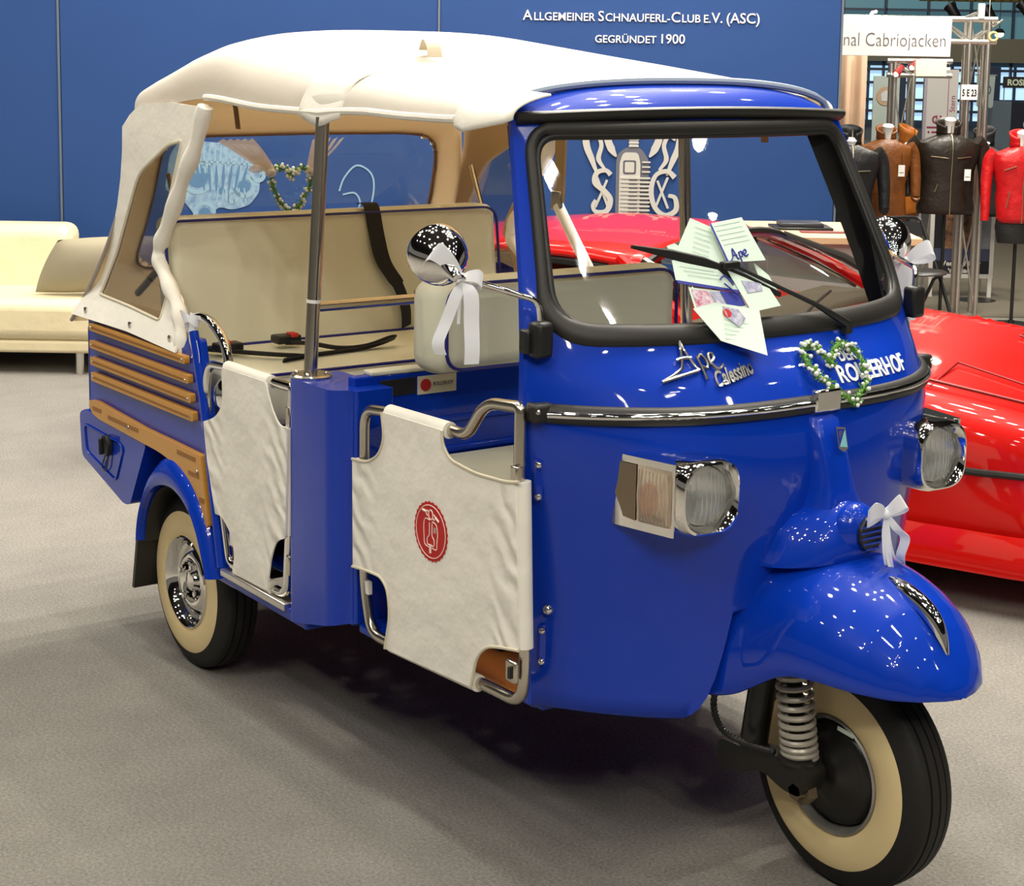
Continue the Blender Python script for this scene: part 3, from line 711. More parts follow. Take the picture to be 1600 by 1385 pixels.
# --- wheels
def wheel(cx, cy, s, front):
    # s: side the whitewall faces
    prof = [(.118, -.048), (.126, -.055), (.16, -.061), (.198, -.058), (.222, -.050), (.236, -.043), (.2405, -.036), (.2415, -.024), (.236, -.023), (.236, -.020), (.243, -.019), (.2445, -.002), (.238, -.001), (.238, .002), (.2445, .003), (.243, .019), (.236, .020), (.236, .023), (.2415, .024), (.2405, .036), (.236, .043), (.222, .050), (.198, .058), (.16, .061), (.126, .055), (.118, .048)]
    ty = MB().lathe(prof, (cx, cy, .245), (0, 1, 0), 96)
    w = ty.build('tyre', TYRE, V)
    for q in (-1, 1):
        if not front and q != s: continue
        MB().lathe([(.1225, q*.0535), (.13, q*.0580), (.145, q*.0620), (.16, q*.0636), (.178, q*.0626), (.192, q*.0606), (.1975, q*.0586), (.196, q*.056)], (cx, cy, .245), (0, 1, 0), 96).build('whitewall', WHITEWALL, w, label='cream whitewall ring of the tyre')
    if not front:
        rm = MB().lathe([(.128, s*.052), (.130, s*.060), (.126, s*.064), (.119, s*.058), (.113, s*.046), (.108, s*.034), (.098, s*.030), (.088, s*.036), (.076, s*.046), (.062, s*.046), (.052, s*.038), (.036, s*.030), (.030, s*.040), (.026, s*.048), (.012, s*.052), (0, s*.053)], (cx, cy, .245), (0, 1, 0), 64)
        rm.grid([[(cx + .128*math.cos(t), cy + d, .245 + .128*math.sin(t)) for t in [2*math.pi*k/48 for k in range(48)]] for d in (s*.052, -s*.05)], cu=True)
        r_ = rm.build('wheel_rim', CHROME, w, label='chrome wheel rim')
        for k in range(4):
            t = math.pi/4 + k*math.pi/2 + .3
            MB().lathe([(.0, .016), (.008, .016), (.011, .010), (.011, 0)], (cx + .052*math.cos(t), cy + s*.042, .245 + .052*math.sin(t)), (0, s, 0), 6).build('wheel_nut', CHROME, r_)
    else:
        rm = MB()
        for q in (-1, 1): rm.lathe([(.124, q*.054), (.126, q*.060), (.122, q*.063), (.116, q*.055), (.112, q*.035), (.112, 0)], (cx, cy, .245), (0, 1, 0), 64)
        r_ = rm.build('wheel_rim', mat('grey_rim', (.34, .33, .31), .35, .6), w, label='grey steel wheel rim')
        MB().lathe([(.112, -.02), (.108, -.040), (.10, -.050), (.085, -.054), (.06, -.060), (.045, -.072), (.03, -.078), (.0, -.08), ], (cx, cy, .245), (0, 1, 0), 48).build('brake_drum', SATINBLACK, r_)
        MB().lathe([(.112, .01), (.06, .03), (.03, .05), (0, .05)], (cx, cy, .245), (0, 1, 0), 48).build('wheel_disc', mat('grey_rim', (0, 0, 0)), r_)
    return w
FWX = 1.9231
wheel(FWX, .012, -1, True)
wheel(0, -.545, -1, False); wheel(0, .545, 1, False)
# rear axle
MB().tube([(0, -.50, .245), (0, .50, .245)], .035, 12).build('rear_axle', SATINBLACK, V)
rbox(-.5, 1.3, -.08, .08, .30, .36).build('chassis_beam', SATINBLACK, V, bevel=.01)
# --- front suspension
hel = [(1.905 + .004*0 + .034*math.cos(t), -.118 + .034*math.sin(t), .298 + .008*0 + (t/(2*math.pi))*.0 + z) for t, z in
       [(2*math.pi*11.0*k/320, .19*((k/320)**1.3)) for k in range(321)]]
MB().tube([(x - (z-.298)*.16, y, z) for x, y, z in hel], .0062, 7).build('coil_spring', SPRINGGREY, V, label='pale grey front coil spring')
MB().tube([(1.905, -.118, .27), (1.875, -.118, .50)], .017, 12).build('damper', SATINBLACK, V)
MB().prism([(x, -.150, z) for x, z in fillet([(1.690, .272), (1.695, .205), (1.76, .218), (1.83, .245), (1.89, .225), (1.945, .225), (1.96, .275), (1.95, .292), (1.86, .290), (1.77, .275)], .022, 5)], (0, .055, 0)).build('swing_arm', SATINBLACK, V, bevel=.006)
MB().lathe([(.046, 0), (.046, .006), (.03, .012), (.03, 0)], (1.905, -.118, .288), (0, 0, 1), 24).build('spring_seat', SATINBLACK, V)
MB().tube(cr([(1.79, -.09, .56), (1.775, -.10, .42), (1.765, -.11, .30), (1.76, -.115, .225)], 5), .030, 14).build('fork_tube', SATINBLACK, V)
MB().lathe([(.0, -.025), (.018, -.025), (.020, -.012), (.030, -.010), (.032, .012), (.0, .014)], (1.925, -.125, .232), (0, 1, 0), 6).build('axle_nut', mat('rusty_bolt', (.16, .12, .08), .5, .6), V)
hose = cr([(1.73, -.19, .425), (1.725, -.195, .36), (1.75, -.19, .315), (1.80, -.17, .298), (1.87, -.155, .300)], 14)
MB().tube(hose, [.0078 if i % 2 else .0060 for i in range(len(hose))], 8).build('ribbed_hose', BLACK, V)
MB().box((1.965, -.050, .352), (.044, .002, .009), Matrix.Rotation(.1, 3, 'Y')).build('drum_label', PAPER2, V)
# --- floor, sills, bulkhead
rbox(.22, 1.53, -.50, .50, .350, .372).build('floor_pan', BLUE, V, bevel=.004)
fm = rbox(.93, 1.52, -.53, .53, .372, .382).build('wooden_floor', FLOORWOOD, V, bevel=.002)
for s in (-1, 1):
    m = rbox(.22, .76, -.640, -.575, .328, .362)
    m = m if s < 0 else m.mirrored(); m.build('sill', BLUE, V, bevel=.008)
    m = rbox(.317, .668, -.653, -.610, .354, .3735); m = m if s < 0 else m.mirrored(); m.build('sill_tread', ALU, V, bevel=.003)
    rbox(.928, 1.03, -.592, -.50, .366, .386).build('step_bracket', BLUE, V, bevel=.004) if s < 0 else None
    m = rbox(.92, 1.50, -.50, -.46, .345, .372); m = m if s < 0 else m.mirrored(); m.build('front_sill', BLUE, V, bevel=.006)
bk = rbox(.842, .872, -.575, .575, .36, .962)
for k in range(6): bk.box((.874, 0, .46 + k*.075), (.010, 1.10, .018))
bh_ = bk.build('bulkhead', BLUE, V, bevel=.005)
MB().box((.855, .02, .966), (.040, 1.10, .012)).build('bulkhead_trim', VINYL, bh_, bevel=.004, label='cream trim along the bulkhead top')
MB().box((.8735, -.455, .928), (.004, .098, .040)).build('black_plate', BLACK, bh_, bevel=.001)
stk = MB().box((.8735, -.345, .926), (.003, .110, .044)).build('sticker', mat('cream_sticker', (.72, .66, .48), .5), bh_, label='cream sticker with a red seal')
MB().lathe([(0, .001), (.015, .001), (.015, 0)], (.875, -.378, .926), (1, 0, 0), 20).build('sticker_seal', REDINK, stk)
text_mb('ROLLERHOF', .014, .0003).map(lambda p: Vector((.8756 + p.z, -.357 + p.x*.75, .922 + p.y))).build('sticker_lettering', GREYLET, stk)
# side posts
for s in (-1, 1):
    pl = fillet([(.672, -.50), (.672, -.645), (.882, -.645), (.905, -.60), (.926, -.60), (.926, -.50)], [.004, .030, .030, .012, .008, .004], 6)
    m = MB().prism([(p.x, p.y, .335) for p in pl], (0, 0, .605))
    # the foot of the post is cut shorter toward the rear
    m.v = [(x, y, z + (.05*(x-.70)/.22 if z < .4 and x > .7 else 0)) for x, y, z in m.v]
    m = m if s < 0 else m.mirrored(); p_ = m.build('side_post', BLUE, V, bevel=.006)
    f = MB().lathe([(.0, .008), (.046, .008), (.050, .004), (.050, 0)], (.705, s*.595, .940), (0, 0, 1), 28).build('post_flange', STEEL, V)
    for k in range(4):
        t = .8 + k*math.pi/2
        MB().ball((.705 + .037*math.cos(t), s*.595 + .037*math.sin(t), .949), .0065, 8, 6).build('flange_screw', CHROME, f)
    MB().tube([(.703, s*.597, .942), (.703, s*.563, 1.56)], .0165, 16).build('roof_pole', STEEL, V)
    MB().tube([(.703, s*.5872, 1.118), (.703, s*.5868, 1.126)], .0178, 16).build('pole_tape', WHITE, V) if s < 0 else None
MB().tube([(.703, -.585, 1.108), (.703, .585, 1.108)], .013, 12).build('grab_bar', STEEL, V)
MB().box((.703, .05, 1.120), (.030, .70, .018)).build('grab_bar_sleeve', STEEL, V, bevel=.006)
# --- doors
def door_canvas_mat(name, xc, a, b):
    # white canvas, puckered toward the laced edges
    if name in MATS: return MATS[name]
    m = CANVAS.copy(); m.name = name; nt = m.node_tree; p = nt.nodes['Principled BSDF']
    N = nt.nodes.new; L = nt.links.new
    tc = N('ShaderNodeTexCoord'); sx = N('ShaderNodeSeparateXYZ'); L(tc.outputs['Object'], sx.inputs[0])
    s1 = N('ShaderNodeMath'); s1.operation = 'SUBTRACT'; s1.inputs[1].default_value = xc; L(sx.outputs[0], s1.inputs[0])
    s2 = N('ShaderNodeMath'); s2.operation = 'ABSOLUTE'; L(s1.outputs[0], s2.inputs[0])
    mr = N('ShaderNodeMapRange'); mr.inputs[1].default_value = a; mr.inputs[2].default_value = b; mr.interpolation_type = 'SMOOTHSTEP'; L(s2.outputs[0], mr.inputs[0])
    wv = N('ShaderNodeTexWave'); wv.bands_direction = 'DIAGONAL'; wv.inputs['Scale'].default_value = 9; wv.inputs['Distortion'].default_value = 5; wv.inputs['Detail'].default_value = 1.5; wv.inputs['Detail Scale'].default_value = 1.2
    L(tc.outputs['Object'], wv.inputs['Vector'])
    mu = N('ShaderNodeMath'); mu.operation = 'MULTIPLY'; L(wv.outputs['Fac'], mu.inputs[0]); L(mr.outputs[0], mu.inputs[1])
    bp = N('ShaderNodeBump'); bp.inputs['Strength'].default_value = .7; bp.inputs['Distance'].default_value = .006; L(mu.outputs[0], bp.inputs['Height'])
    old = p.inputs['Normal'].links[0].from_socket; L(old, bp.inputs['Normal']); L(bp.outputs[0], p.inputs['Normal'])
    MATS[name] = m
    return m
for s in (-1, 1):
    # front door: bent tube frame and laced canvas
    fr = fillet([(.951, .86-.05), (.951, .905), (1.066, .916), (1.313, .923), (1.372, .922), (1.440, 1.005), (1.562, 1.016), (1.562, .80), (1.592, .50), (1.585, .405), (1.424, .401), (1.071, .381), (.985, .381), (.951, .50)], [.01, .045, .02, .02, .04, .045, .012, .02, .03, .075, .02, .04, .09, .06], 7)
    t = MB().tube([(p.x, s*.592, p.y) for p in fr], .0125, 12, closed=True)
    d = t.build('front_door', STEEL, V, label='tube-framed front door')
    oc = [(1.066, .920), (1.312, .925), (1.313, .900), (1.342, .868), (1.441, .858), (1.554, .864), (1.580, .872), (1.601, .526), (1.544, .516), (1.488, .502), (1.452, .468), (1.433, .396), (1.085, .377), (1.107, .461), (1.095, .519), (1.067, .540), (1.008, .539), (.940, .532), (.936, .787), (1.006, .792), (1.056, .821), (1.078, .861)]
    oc = fillet(oc, [.006, .006, .02, .03, .03, .02, .005, .005, .02, .03, .03, .006, .006, .03, .03, .03, .02, .006, .006, .02, .03, .02], 4)
    c = MB().prism([(p.x, s*.612, p.y) for p in oc], (0, s*.004, 0))
    def hemw(p): return p
    cv = c.build('door_canvas', door_canvas_mat('front_door_canvas', 1.268, .20, .31), d)
    for sv in (MB().tube([(.9475, s*.596, .534), (.9475, s*.596, .786)], .019, 14), MB().tube([(1.068, s*.595, .917), (1.312, s*.595, .922)], .0185, 14),
               MB().tube([(1.575, s*.595, .868), (1.592, s*.595, .526)], .019, 14), MB().tube([(1.087, s*.595, .383), (1.432, s*.595, .400)], .0185, 14)):
        sv.build('canvas_sleeve', CANVAS, d)
    for q in ([(1.312, .924), (1.314, .898), (1.342, .868), (1.441, .858), (1.554, .864), (1.592, .872)], [(1.601, .526), (1.544, .516), (1.488, .502), (1.452, .468), (1.433, .396)], [(1.085, .377), (1.107, .461), (1.095, .519), (1.067, .540), (1.008, .539), (.938, .532)], [(.936, .787), (1.006, .792), (1.056, .821), (1.078, .861), (1.066, .92)]):
        MB().tube([(p.x, s*.616, p.y) for p in fillet([(a, b, 0) for a, b in q], .03, 4, False)], .0035, 6).build('canvas_hem', mat('cream_hem_tape', (.66, .60, .46), .8), d)
    lt = MB().box((1.583, s*.618, .478+.0), (.034, .012, .046)).build('door_latch', STEEL, d, bevel=.004)
    MB().box((1.588, s*.626, .478), (.008, .008, .024)).build('latch_tongue', BLACK, lt)
    MB().box((1.572, s*.606, .885), (.022, .018, .030)).build('hinge_clamp', STEEL, d, bevel=.003)
    MB().box((.973, s*.594, .487), (.020, .010, .030)).build('canvas_tag', WHITE, d, label='white tag sewn on the door edge') if s < 0 else None
    if s < 0:
        # printed seal
        cx_, cz_ = 1.274, .695; n = 56
        outer = [(cx_ + (.064 + (.0028 if k % 2 else 0))*math.cos(2*math.pi*k/n), cz_ + (.064 + (.0028 if k % 2 else 0))*math.sin(2*math.pi*k/n)) for k in range(n)]
        sd = MB().prism([(x, s*.6165, z) for x, z in outer], (0, s*.0006, 0)).build('printed_seal', REDINK, d, label='round red printed seal with a scooter drawing')
        ln = MB()
        def L(pts, w=.0013, closed=False):
            P = cr([(cx_ + a*.064, s*.6172, cz_ + b*.064) for a, b in pts], 5, closed); ln.tube(P, w, 5, closed=closed)
        L([(.90*math.cos(t), .90*math.sin(t)) for t in frange(0, 2*math.pi*15/16, 16)], .0011, True)
        L([(-.05, .38), (-.32, .40), (-.42, .20), (-.40, -.25), (-.34, -.50), (-.06, -.56)]); L([(.08, .36), (.34, .30), (.43, .0), (.40, -.30), (.36, -.55), (.10, -.54)])
        L([(-.08, .30), (-.08, -.10), (-.20, -.26), (-.18, -.46), (.0, -.46)]); L([(.09, .30), (.09, -.10), (.22, -.26), (.2, -.46), (.0, -.46)])
        L([(0, -.44), (0, -.74)], .0034); L([(-.50, .66), (-.28, .64)], .003); L([(.28, .56), (.50, .44)], .0026)
        L([(.13*math.cos(t), .58 + .16*math.sin(t)) for t in frange(0, 2*math.pi*11/12, 12)], .0016, True)
        L([(-.28, .60), (-.2, .52), (-.12, .58), (-.2, .70)], .0014, True); L([(.28, .52), (.2, .44), (.12, .52), (.2, .62)], .0014, True)
        ln.build('seal_line_drawing', PINKLINE, sd)
        MB().box((cx_ + .016, s*.6174, cz_ + .006), (.009, .0006, .012)).build('seal_plate', mat('greyed_print', (.45, .33, .28), .7), sd)
    if s > 0: d.location = (-.11, -.04, 0)
    # rear door
    fr = fillet([(.214, .745), (.200, .84), (.224, .900), (.331, .907), (.573, .909), (.680, .912), (.667, .80), (.660, .53), (.648, .385), (.569, .385), (.383, .390), (.335, .390), (.300, .52)], [.02, .04, .05, .02, .02, .008, .02, .02, .06, .02, .02, .05, .03], 7)
    d = MB().tube([(p.x, s*.632, p.y) for p in fr], .0120, 12, closed=True).build('rear_door', CHROME, V, label='narrow tube-framed rear door')
    oc = [(.334, .909), (.576, .911), (.603, .856), (.645, .815), (.686, .817), (.676, .541), (.630, .523), (.602, .477), (.579, .383), (.385, .379), (.401, .427), (.379, .484), (.325, .516), (.289, .513), (.210, .743), (.294, .771), (.337, .81)]
    oc = fillet(oc, [.006, .006, .03, .02, .005, .005, .02, .03, .006, .006, .03, .03, .02, .005, .005, .03, .03], 4)
    MB().prism([(p.x, s*.648, p.y) for p in oc], (0, s*.004, 0)).build('door_canvas', door_canvas_mat('rear_door_canvas', .455, .08, .20), d)
    for q in ([(.293, s*.634, .515), (.216, s*.634, .742)], [(.336, s*.634, .908), (.575, s*.634, .909)], [(.667, s*.634, .812), (.660, s*.634, .545)], [(.388, s*.634, .389), (.575, s*.634, .388)]):
        MB().tube(q, .017, 12).build('canvas_sleeve', CANVAS, d)
    for zz in (.84, .47): MB().box((.672, s*.634, zz), (.018, .020, .05)).build('hinge_clamp', STEEL, d, bevel=.003)
    MB().box((.352, s*.634, .455), (.02, .006, .03)).build('canvas_tag', WHITE, d) if s < 0 else None
    MB().lathe([(0, .020), (.022, .017), (.040, .008), (.048, 0), (.046, -.004), (0, -.004)], (.272, s*.618, .820), (0, s, 0), 28).build('chrome_dome', CHROME, V, label='chrome dome behind the rear door tube') if s < 0 else None
    # chrome grab handle behind the rear door
    MB().tube(cr([(.085, s*.618, .90), (.080, s*.618, .985), (.130, s*.618, 1.010), (.185, s*.618, 1.010), (.240, s*.618, .992), (.285, s*.618, .958), (.305, s*.618, .905), (.300, s*.618, .86)], 6), .013, 12).build('grab_handle', CHROME, V)
# --- rear tub
for s in (-1, 1):
    po = fillet([(-.60, .915), (.07, .918), (.10, .955), (.172, .957), (.215, .80), (.318, .356), (.285, .335), (.268, .40), (.222, .498), (.16, .562), (.079, .602), (.013, .614), (-.056, .600), (-.15, .615), (-.60, .615)], [.01, .01, .01, .01, .04, .01, .01, .05, .06, .06, .05, .05, .03, .02, .02], 4)
    m = MB().prism([(p.x, -.636, p.y) for p in po], (0, .02, 0)); m = m if s < 0 else m.mirrored()
    sp = m.build('side_panel', BLUE, V, bevel=.004)
    m = MB().tube([(.145, -.640, .975), (.205, -.640, .80), (.300, -.640, .370)], .013, 10); m = m if s < 0 else m.mirrored()
    m.build('panel_edge_roll', BLUE, sp)
    for k, (x0, x1, z0a, z1a, dz) in enumerate(((-.556, .115, .881, .882, .022), (-.5545, .1345, .828, .832, .0245), (-.551, .149, .778, .782, .0255), (-.546, .1625, .730, .734, .0275))):
        fr = fillet([(x0, z0a), (x1, z1a), (x1-.002, z1a+dz), (x0, z0a+dz)], .008, 4)
        m = MB().prism([(p.x, -.637, p.y) for p in fr], (0, -.016, 0)); m = m if s < 0 else m.mirrored()
        w_ = m.build('wood_slat', WOOD, V, bevel=.004)
        m = MB().box(((x0+x1)/2, -.6532, z0a + dz*.5), (x1-x0-.05, .0016, .006)); m = m if s < 0 else m.mirrored()
        m.build('slat_groove', mat('oak_groove', (.30, .12, .015), .4), w_)
        for x in (x0+.018, x1-.018):
            MB().ball((x, s*.654, z0a + dz*.5), .0038, 8, 6).build('slat_screw', STEEL, w_)
    bw = fillet([(-.567, .668), (-.516, .674), (-.159, .657), (.048, .655), (.204, .652), (.250, .467), (.207, .462), (.178, .512), (.118, .562), (.03, .597), (-.055, .609), (-.16, .612), (-.499, .623), (-.552, .634)], [.012, .02, .03, .03, .006, .01, .012, .04, .04, .04, .04, .03, .03, .02], 4)
    m = MB().prism([(p.x, -.637, p.y) for p in bw], (0, -.016, 0)); m = m if s < 0 else m.mirrored()
    w_ = m.build('wood_arch_panel', WOOD, V, bevel=.004)
    gv = MB()
    for x0, x1, z in ((-.535, -.47, .649), (-.42, -.20, .642), (.06, .175, .634), (.06+.07, .195, .592)): gv.box(((x0+x1)/2, -.6532, z), (x1-x0, .0016, .012))
    gv.box((.213, -.6532, .532), (.03, .0016, .014)); gv = gv if s < 0 else gv.mirrored()
    gv.build('panel_grooves', mat('oak_groove', (0, 0, 0)), w_)
    for x, z in ((-.27, .640), (.188, .605)): MB().ball((x, s*.6545, z), .006, 8, 6).build('panel_screw', STEEL, w_)
    # bumper corner with filler cap
    bo = fillet([(-.655, .615), (-.61, .632), (-.168, .616), (-.165, .600), (-.28, .408), (-.325, .402), (-.640, .484)], [.02, .01, .01, .01, .02, .02, .02], 4)
    m = MB().prism([(p.x, -.648, p.y) for p in bo], (0, .16, 0)); m = m if s < 0 else m.mirrored()
    bc = m.build('bumper_corner', BLUE, V, bevel=.012, seg=3)
    io = fillet([(-.615, .590), (-.34, .580), (-.315, .565), (-.375, .455), (-.60, .505)], .02, 4)
    m = MB().prism([[(p.x, -.6485, p.y) for p in io], [(p.x*.965 - .0165, -.6485, .528 + (p.y-.528)*.90) for p in reversed(io)]], (0, -.004, 0)); m = m if s < 0 else m.mirrored()
    m.build('bumper_rib', BLUE, bc, bevel=.002)
    if s < 0:
        fc = MB().lathe([(.030, 0), (.032, .006), (.030, .016), (.022, .020), (.0, .020)], (-.425, -.649, .556), (0, -1, 0), 26).build('filler_cap', BLACK, V)
        MB().box((-.425, -.674, .556), (.010, .014, .050)).build('cap_grip', BLACK, fc, bevel=.004)
        MB().tube(cr([(-.435, -.655, .53), (-.462, -.653, .50), (-.470, -.653, .482), (-.452, -.653, .474), (-.43, -.655, .49), (-.418, -.655, .53)], 6), .0022, 6).build('cap_tether', BLACK, fc)
    # mudguard with rolled arch
    ao = [(-.192, .33), (-.188, .359), (-.167, .439), (-.129, .522), (-.056, .589), (.013, .612), (.079, .602), (.16, .562), (.222, .498), (.267, .40), (.290, .335)]
    ai = [(-.178, .33), (-.173, .370), (-.150, .428), (-.094, .492), (-.024, .525), (.061, .532), (.142, .501), (.205, .445), (.248, .372), (.262, .335)]
    O = cr([(x, z, 0) for x, z in ao], 5); I = cr([(x, z, 0) for x, z in ai], 5); n = 49
    def res(P, n): 
        L_ = [0]
        for i in range(1, len(P)): L_.append(L_[-1] + (P[i]-P[i-1]).length)
        out = []; 
        for k in range(n):
            d_ = L_[-1]*k/(n-1); i = 0
            while i < len(P)-2 and L_[i+1] < d_: i += 1
            out.append(P[i] + (P[i+1]-P[i])*((d_-L_[i])/max(1e-9, L_[i+1]-L_[i])))
        return out
    O, I = res(O, n), res(I, n)
    rows = [[(p.x, -.632, p.y) for p in O], [(p.x*.9 + q.x*.1, -.652, p.y*.9 + q.y*.1) for p, q in zip(O, I)], [(p.x*.6 + q.x*.4, -.668, p.y*.6 + q.y*.4) for p, q in zip(O, I)], [(p.x*.25 + q.x*.75, -.674, p.y*.25 + q.y*.75) for p, q in zip(O, I)], [(q.x, -.668, q.y) for q in I], [(q.x, -.655, q.y) for q in I], [(q.x, -.46, q.y) for q in I]]
    m = MB().grid(rows); m = m if s < 0 else m.mirrored(); m.build('rear_mudguard', BLUE, V)
    m = MB().grid([[(q.x*.985+.0, -.648, q.y-.006) for q in I], [(q.x*.985, -.42, q.y-.006) for q in I]]); m = m if s < 0 else m.mirrored(); m.build('wheel_arch_liner', RUBBER, V)
    m = MB().prism([(-.178, -.655, .345), (-.19, -.655, .36), (-.285, -.655, .318), (-.318, -.655, .180), (-.245, -.655, .205)], (0, .0, 0)) if False else MB().prism([(-.190, -.665, .375), (-.176, -.665, .375), (-.218, -.665, .18), (-.232, -.665, .18)], (0, .20, 0))
    m = m if s < 0 else m.mirrored(); m.build('mud_flap', RUBBER, V)
# rear wall, deck and inner tub
rbox(-.615, -.585, -.636, .636, .50, .89).build('rear_panel', BLUE, V, bevel=.01)
rbox(-.60, .30, -.46, .46, .36, .50).build('inner_tub', SATINBLACK, V)
rbox(-.60, -.18, -.616, .616, .835, .850).build('parcel_shelf', BLUE, V, bevel=.004)
MB().tube([(-.655, .0, .62), (-.655, -.58, .62)], .02, 10).build('rear_bumper', BLUE, V)
MB().ball((-.625, -.60, .77), .030, 14, 10, (.7, .7, 1.2)).build('tail_lamp', mat('blue_lamp_housing', (.02, .03, .30), .3), V)
# --- seats
def cushion(x0, x1, y0, y1, z0, z1, name, par, bev=.035, shear=0.0):
    m = rbox(x0, x1, y0, y1, z0, z1)
    m.v = [(x + shear*(z-z0), y, z) for x, y, z in m.v]
    return m.build(name, VINYL, par, bevel=bev, seg=4, angle=60)
bb = cushion(-.215, -.10, -.555, .555, .845, 1.245, 'bench_backrest', V, .03, -.125)
bb.data.transform(Matrix.Translation((0, -.02, 0)))
pth = fillet([(-.1005, -.590, .853), (-.1005, .530, .853), (-.1475, .530, 1.238), (-.1475, -.590, 1.238)], .05, 6)
MB().tube([p + Vector((.003, 0, 0)) for p in pth], .0045, 6, closed=True).build('backrest_piping', PIPING, bb)
bs = cushion(-.13, .375, -.575, .575, .735, .882, 'bench_seat', V, .03)
for z in (.882, .745): MB().tube([(.372, -.57, z), (.372, .57, z)], .0045, 6).build('seat_piping', PIPING, bs)
MB().tube([(-.085, -.56, .884), (-.085, .56, .884)], .005, 6).build('seat_piping', PIPING, bs)
rbox(-.12, .36, -.56, .56, .44, .735).build('seat_box', SATINBLACK, V, bevel=.01)
db = cushion(.905, 1.02, -.452, .292, .972, 1.195, 'driver_backrest', V, .045)
pth = fillet([(1.021, -.415, .985), (1.021, .280, .985), (1.021, .280, 1.186), (1.021, -.415, 1.186)], [.05, .05, .06, .06], 6)
MB().tube(pth, .0045, 6, closed=True).build('backrest_piping', PIPING, db)
ds = cushion(.90, 1.30, -.44, .36, .62, .762, 'driver_seat', V, .03)
MB().tube([(1.296, -.42, .757), (1.296, .35, .757)], .0045, 6).build('seat_piping', PIPING, ds); MB().tube([(.96, -.437, .752), (1.27, -.437, .752)], .0045, 6).build('seat_piping', PIPING, ds)
rbox(.90, 1.26, -.42, .34, .38, .62).build('driver_seat_box', BLUE, V, bevel=.01)
# seat belts
def lap(pts, name='seat_belt', w=(0, 0, .0), hw=.022):
    P = cr(pts, 6); return P
sb = MB().strip(cr([(-.185, .075, 1.262), (-.150, .078, 1.256), (-.128, .085, 1.17), (-.112, .100, 1.09), (-.095, .140, 1.02), (-.088, .163, .95), (-.082, .163, .893)], 6), [Vector((.0, .026, .0))]*24 + [Vector((0, .016, .006))]*13, .003).build('seat_belt', BELT, V, label='black belt hanging over the bench backrest')
for pts in ([(-.05, -.56, .893), (.06, -.50, .897), (.16, -.42, .896), (.20, -.36, .893), (.24, -.32, .892)], [(.02, -.30, .897), (.10, -.27, .905), (.14, -.20, .892), (.15, -.12, .892), (.165, -.05, .912), (.18, -.04, .912), (.17, -.12, .892), (.20, -.32, .890), (.23, -.42, .890)]):
    b_ = MB().strip(cr(pts, 6), Vector((.012, -.004, .007)), .003).build('seat_belt', BELT, V)
    p = Vector(pts[1] if len(pts) == 5 else pts[0])
    bk_ = MB().box(p + Vector((0, 0, .012)), (.05, .075, .024)).build('belt_buckle', BLACK, b_, bevel=.005)
for c in ((.06, -.505, .921), (.03, -.285, .921)): MB().box(c, (.034, .022, .012)).build('buckle_button', BUCKLE, V, bevel=.002)

# padded strap and post inside the far roof side
MB().strip([(.150, .560, 1.540), (.135, .572, 1.42), (.112, .585, 1.27)], Vector((.024, .0, 0)), .008).build('side_strap', mat('tan_bow_sleeve', (.36, .25, .13), .8), V)
MB().box((.108, .580, 1.275), (.050, .012, .060)).build('strap_buckle', STEEL, V, bevel=.004)
MB().tube([(.108, .585, 1.26), (.18, .590, 1.17), (.265, .600, 1.06), (.29, .60, .95)], .017, 10).build('side_tube', CANVAS, V)
# --- canvas canopy
CAN = [  # x, half width, edge z, crown z, exponent
 (-.405, .560, 1.505, 1.590, 3.5), (-.375, .575, 1.535, 1.642, 3.4), (-.30, .580, 1.548, 1.668, 3.3), (-.196, .580, 1.558, 1.702, 3.3), (-.095, .580, 1.566, 1.735, 3.3), (.03, .580, 1.576, 1.764, 3.3), (.12, .580, 1.580, 1.775, 3.2), (.20, .578, 1.580, 1.772, 3.0), (.30, .576, 1.578, 1.765, 2.8), (.50, .572, 1.573, 1.747, 2.6), (.70, .570, 1.562, 1.728, 2.5),
 (.90, .560, 1.574, 1.708, 2.4), (1.10, .545, 1.578, 1.686, 2.4), (1.25, .525, 1.575, 1.669, 2.4), (1.34, .505, 1.582, 1.659, 2.4)]
def can_pt(x, k, off=0.0):
    w, e, c, n = lerp_tab(CAN, x)
    sn, cs = math.sin(k), math.cos(k)
    y = (w+off)*math.copysign(abs(sn)**(2/n), sn); z = e + (c+off-e)*abs(cs)**(2/n)
    return Vector((x, y, z))
ks = frange(-math.pi/2, math.pi/2, 61)
xs_ = [-.405, -.395, -.375] + frange(-.34, 1.34, 43)
def front_x(x, k):   # the front hem follows the curved edge of the cab roof
    if x < 1.0: return x
    t = (x-1.0)/.34; tgt = 1.318 + .012*math.cos(k)**.5 if math.cos(k) > 0 else 1.318
    return x + t*(tgt - 1.34)
def canopy(off):
    rows = []
    for x in xs_:
        r = []
        for k in ks:
            p = can_pt(x, k, off); p.x = front_x(x, k)
            sag = .006*math.sin((x+.1)*9)*abs(math.sin(k))**6; p.z += sag if off == 0 else sag
            r.append(p)
        rows.append(r)
    return MB().grid(rows)
cn = canopy(0); cv_ = cn.build('canopy', ROOFCANVAS, V, label='white canvas folding roof')
canopy(-.014).build('canopy_lining', LINING, V, label='tan inner lining of the roof')
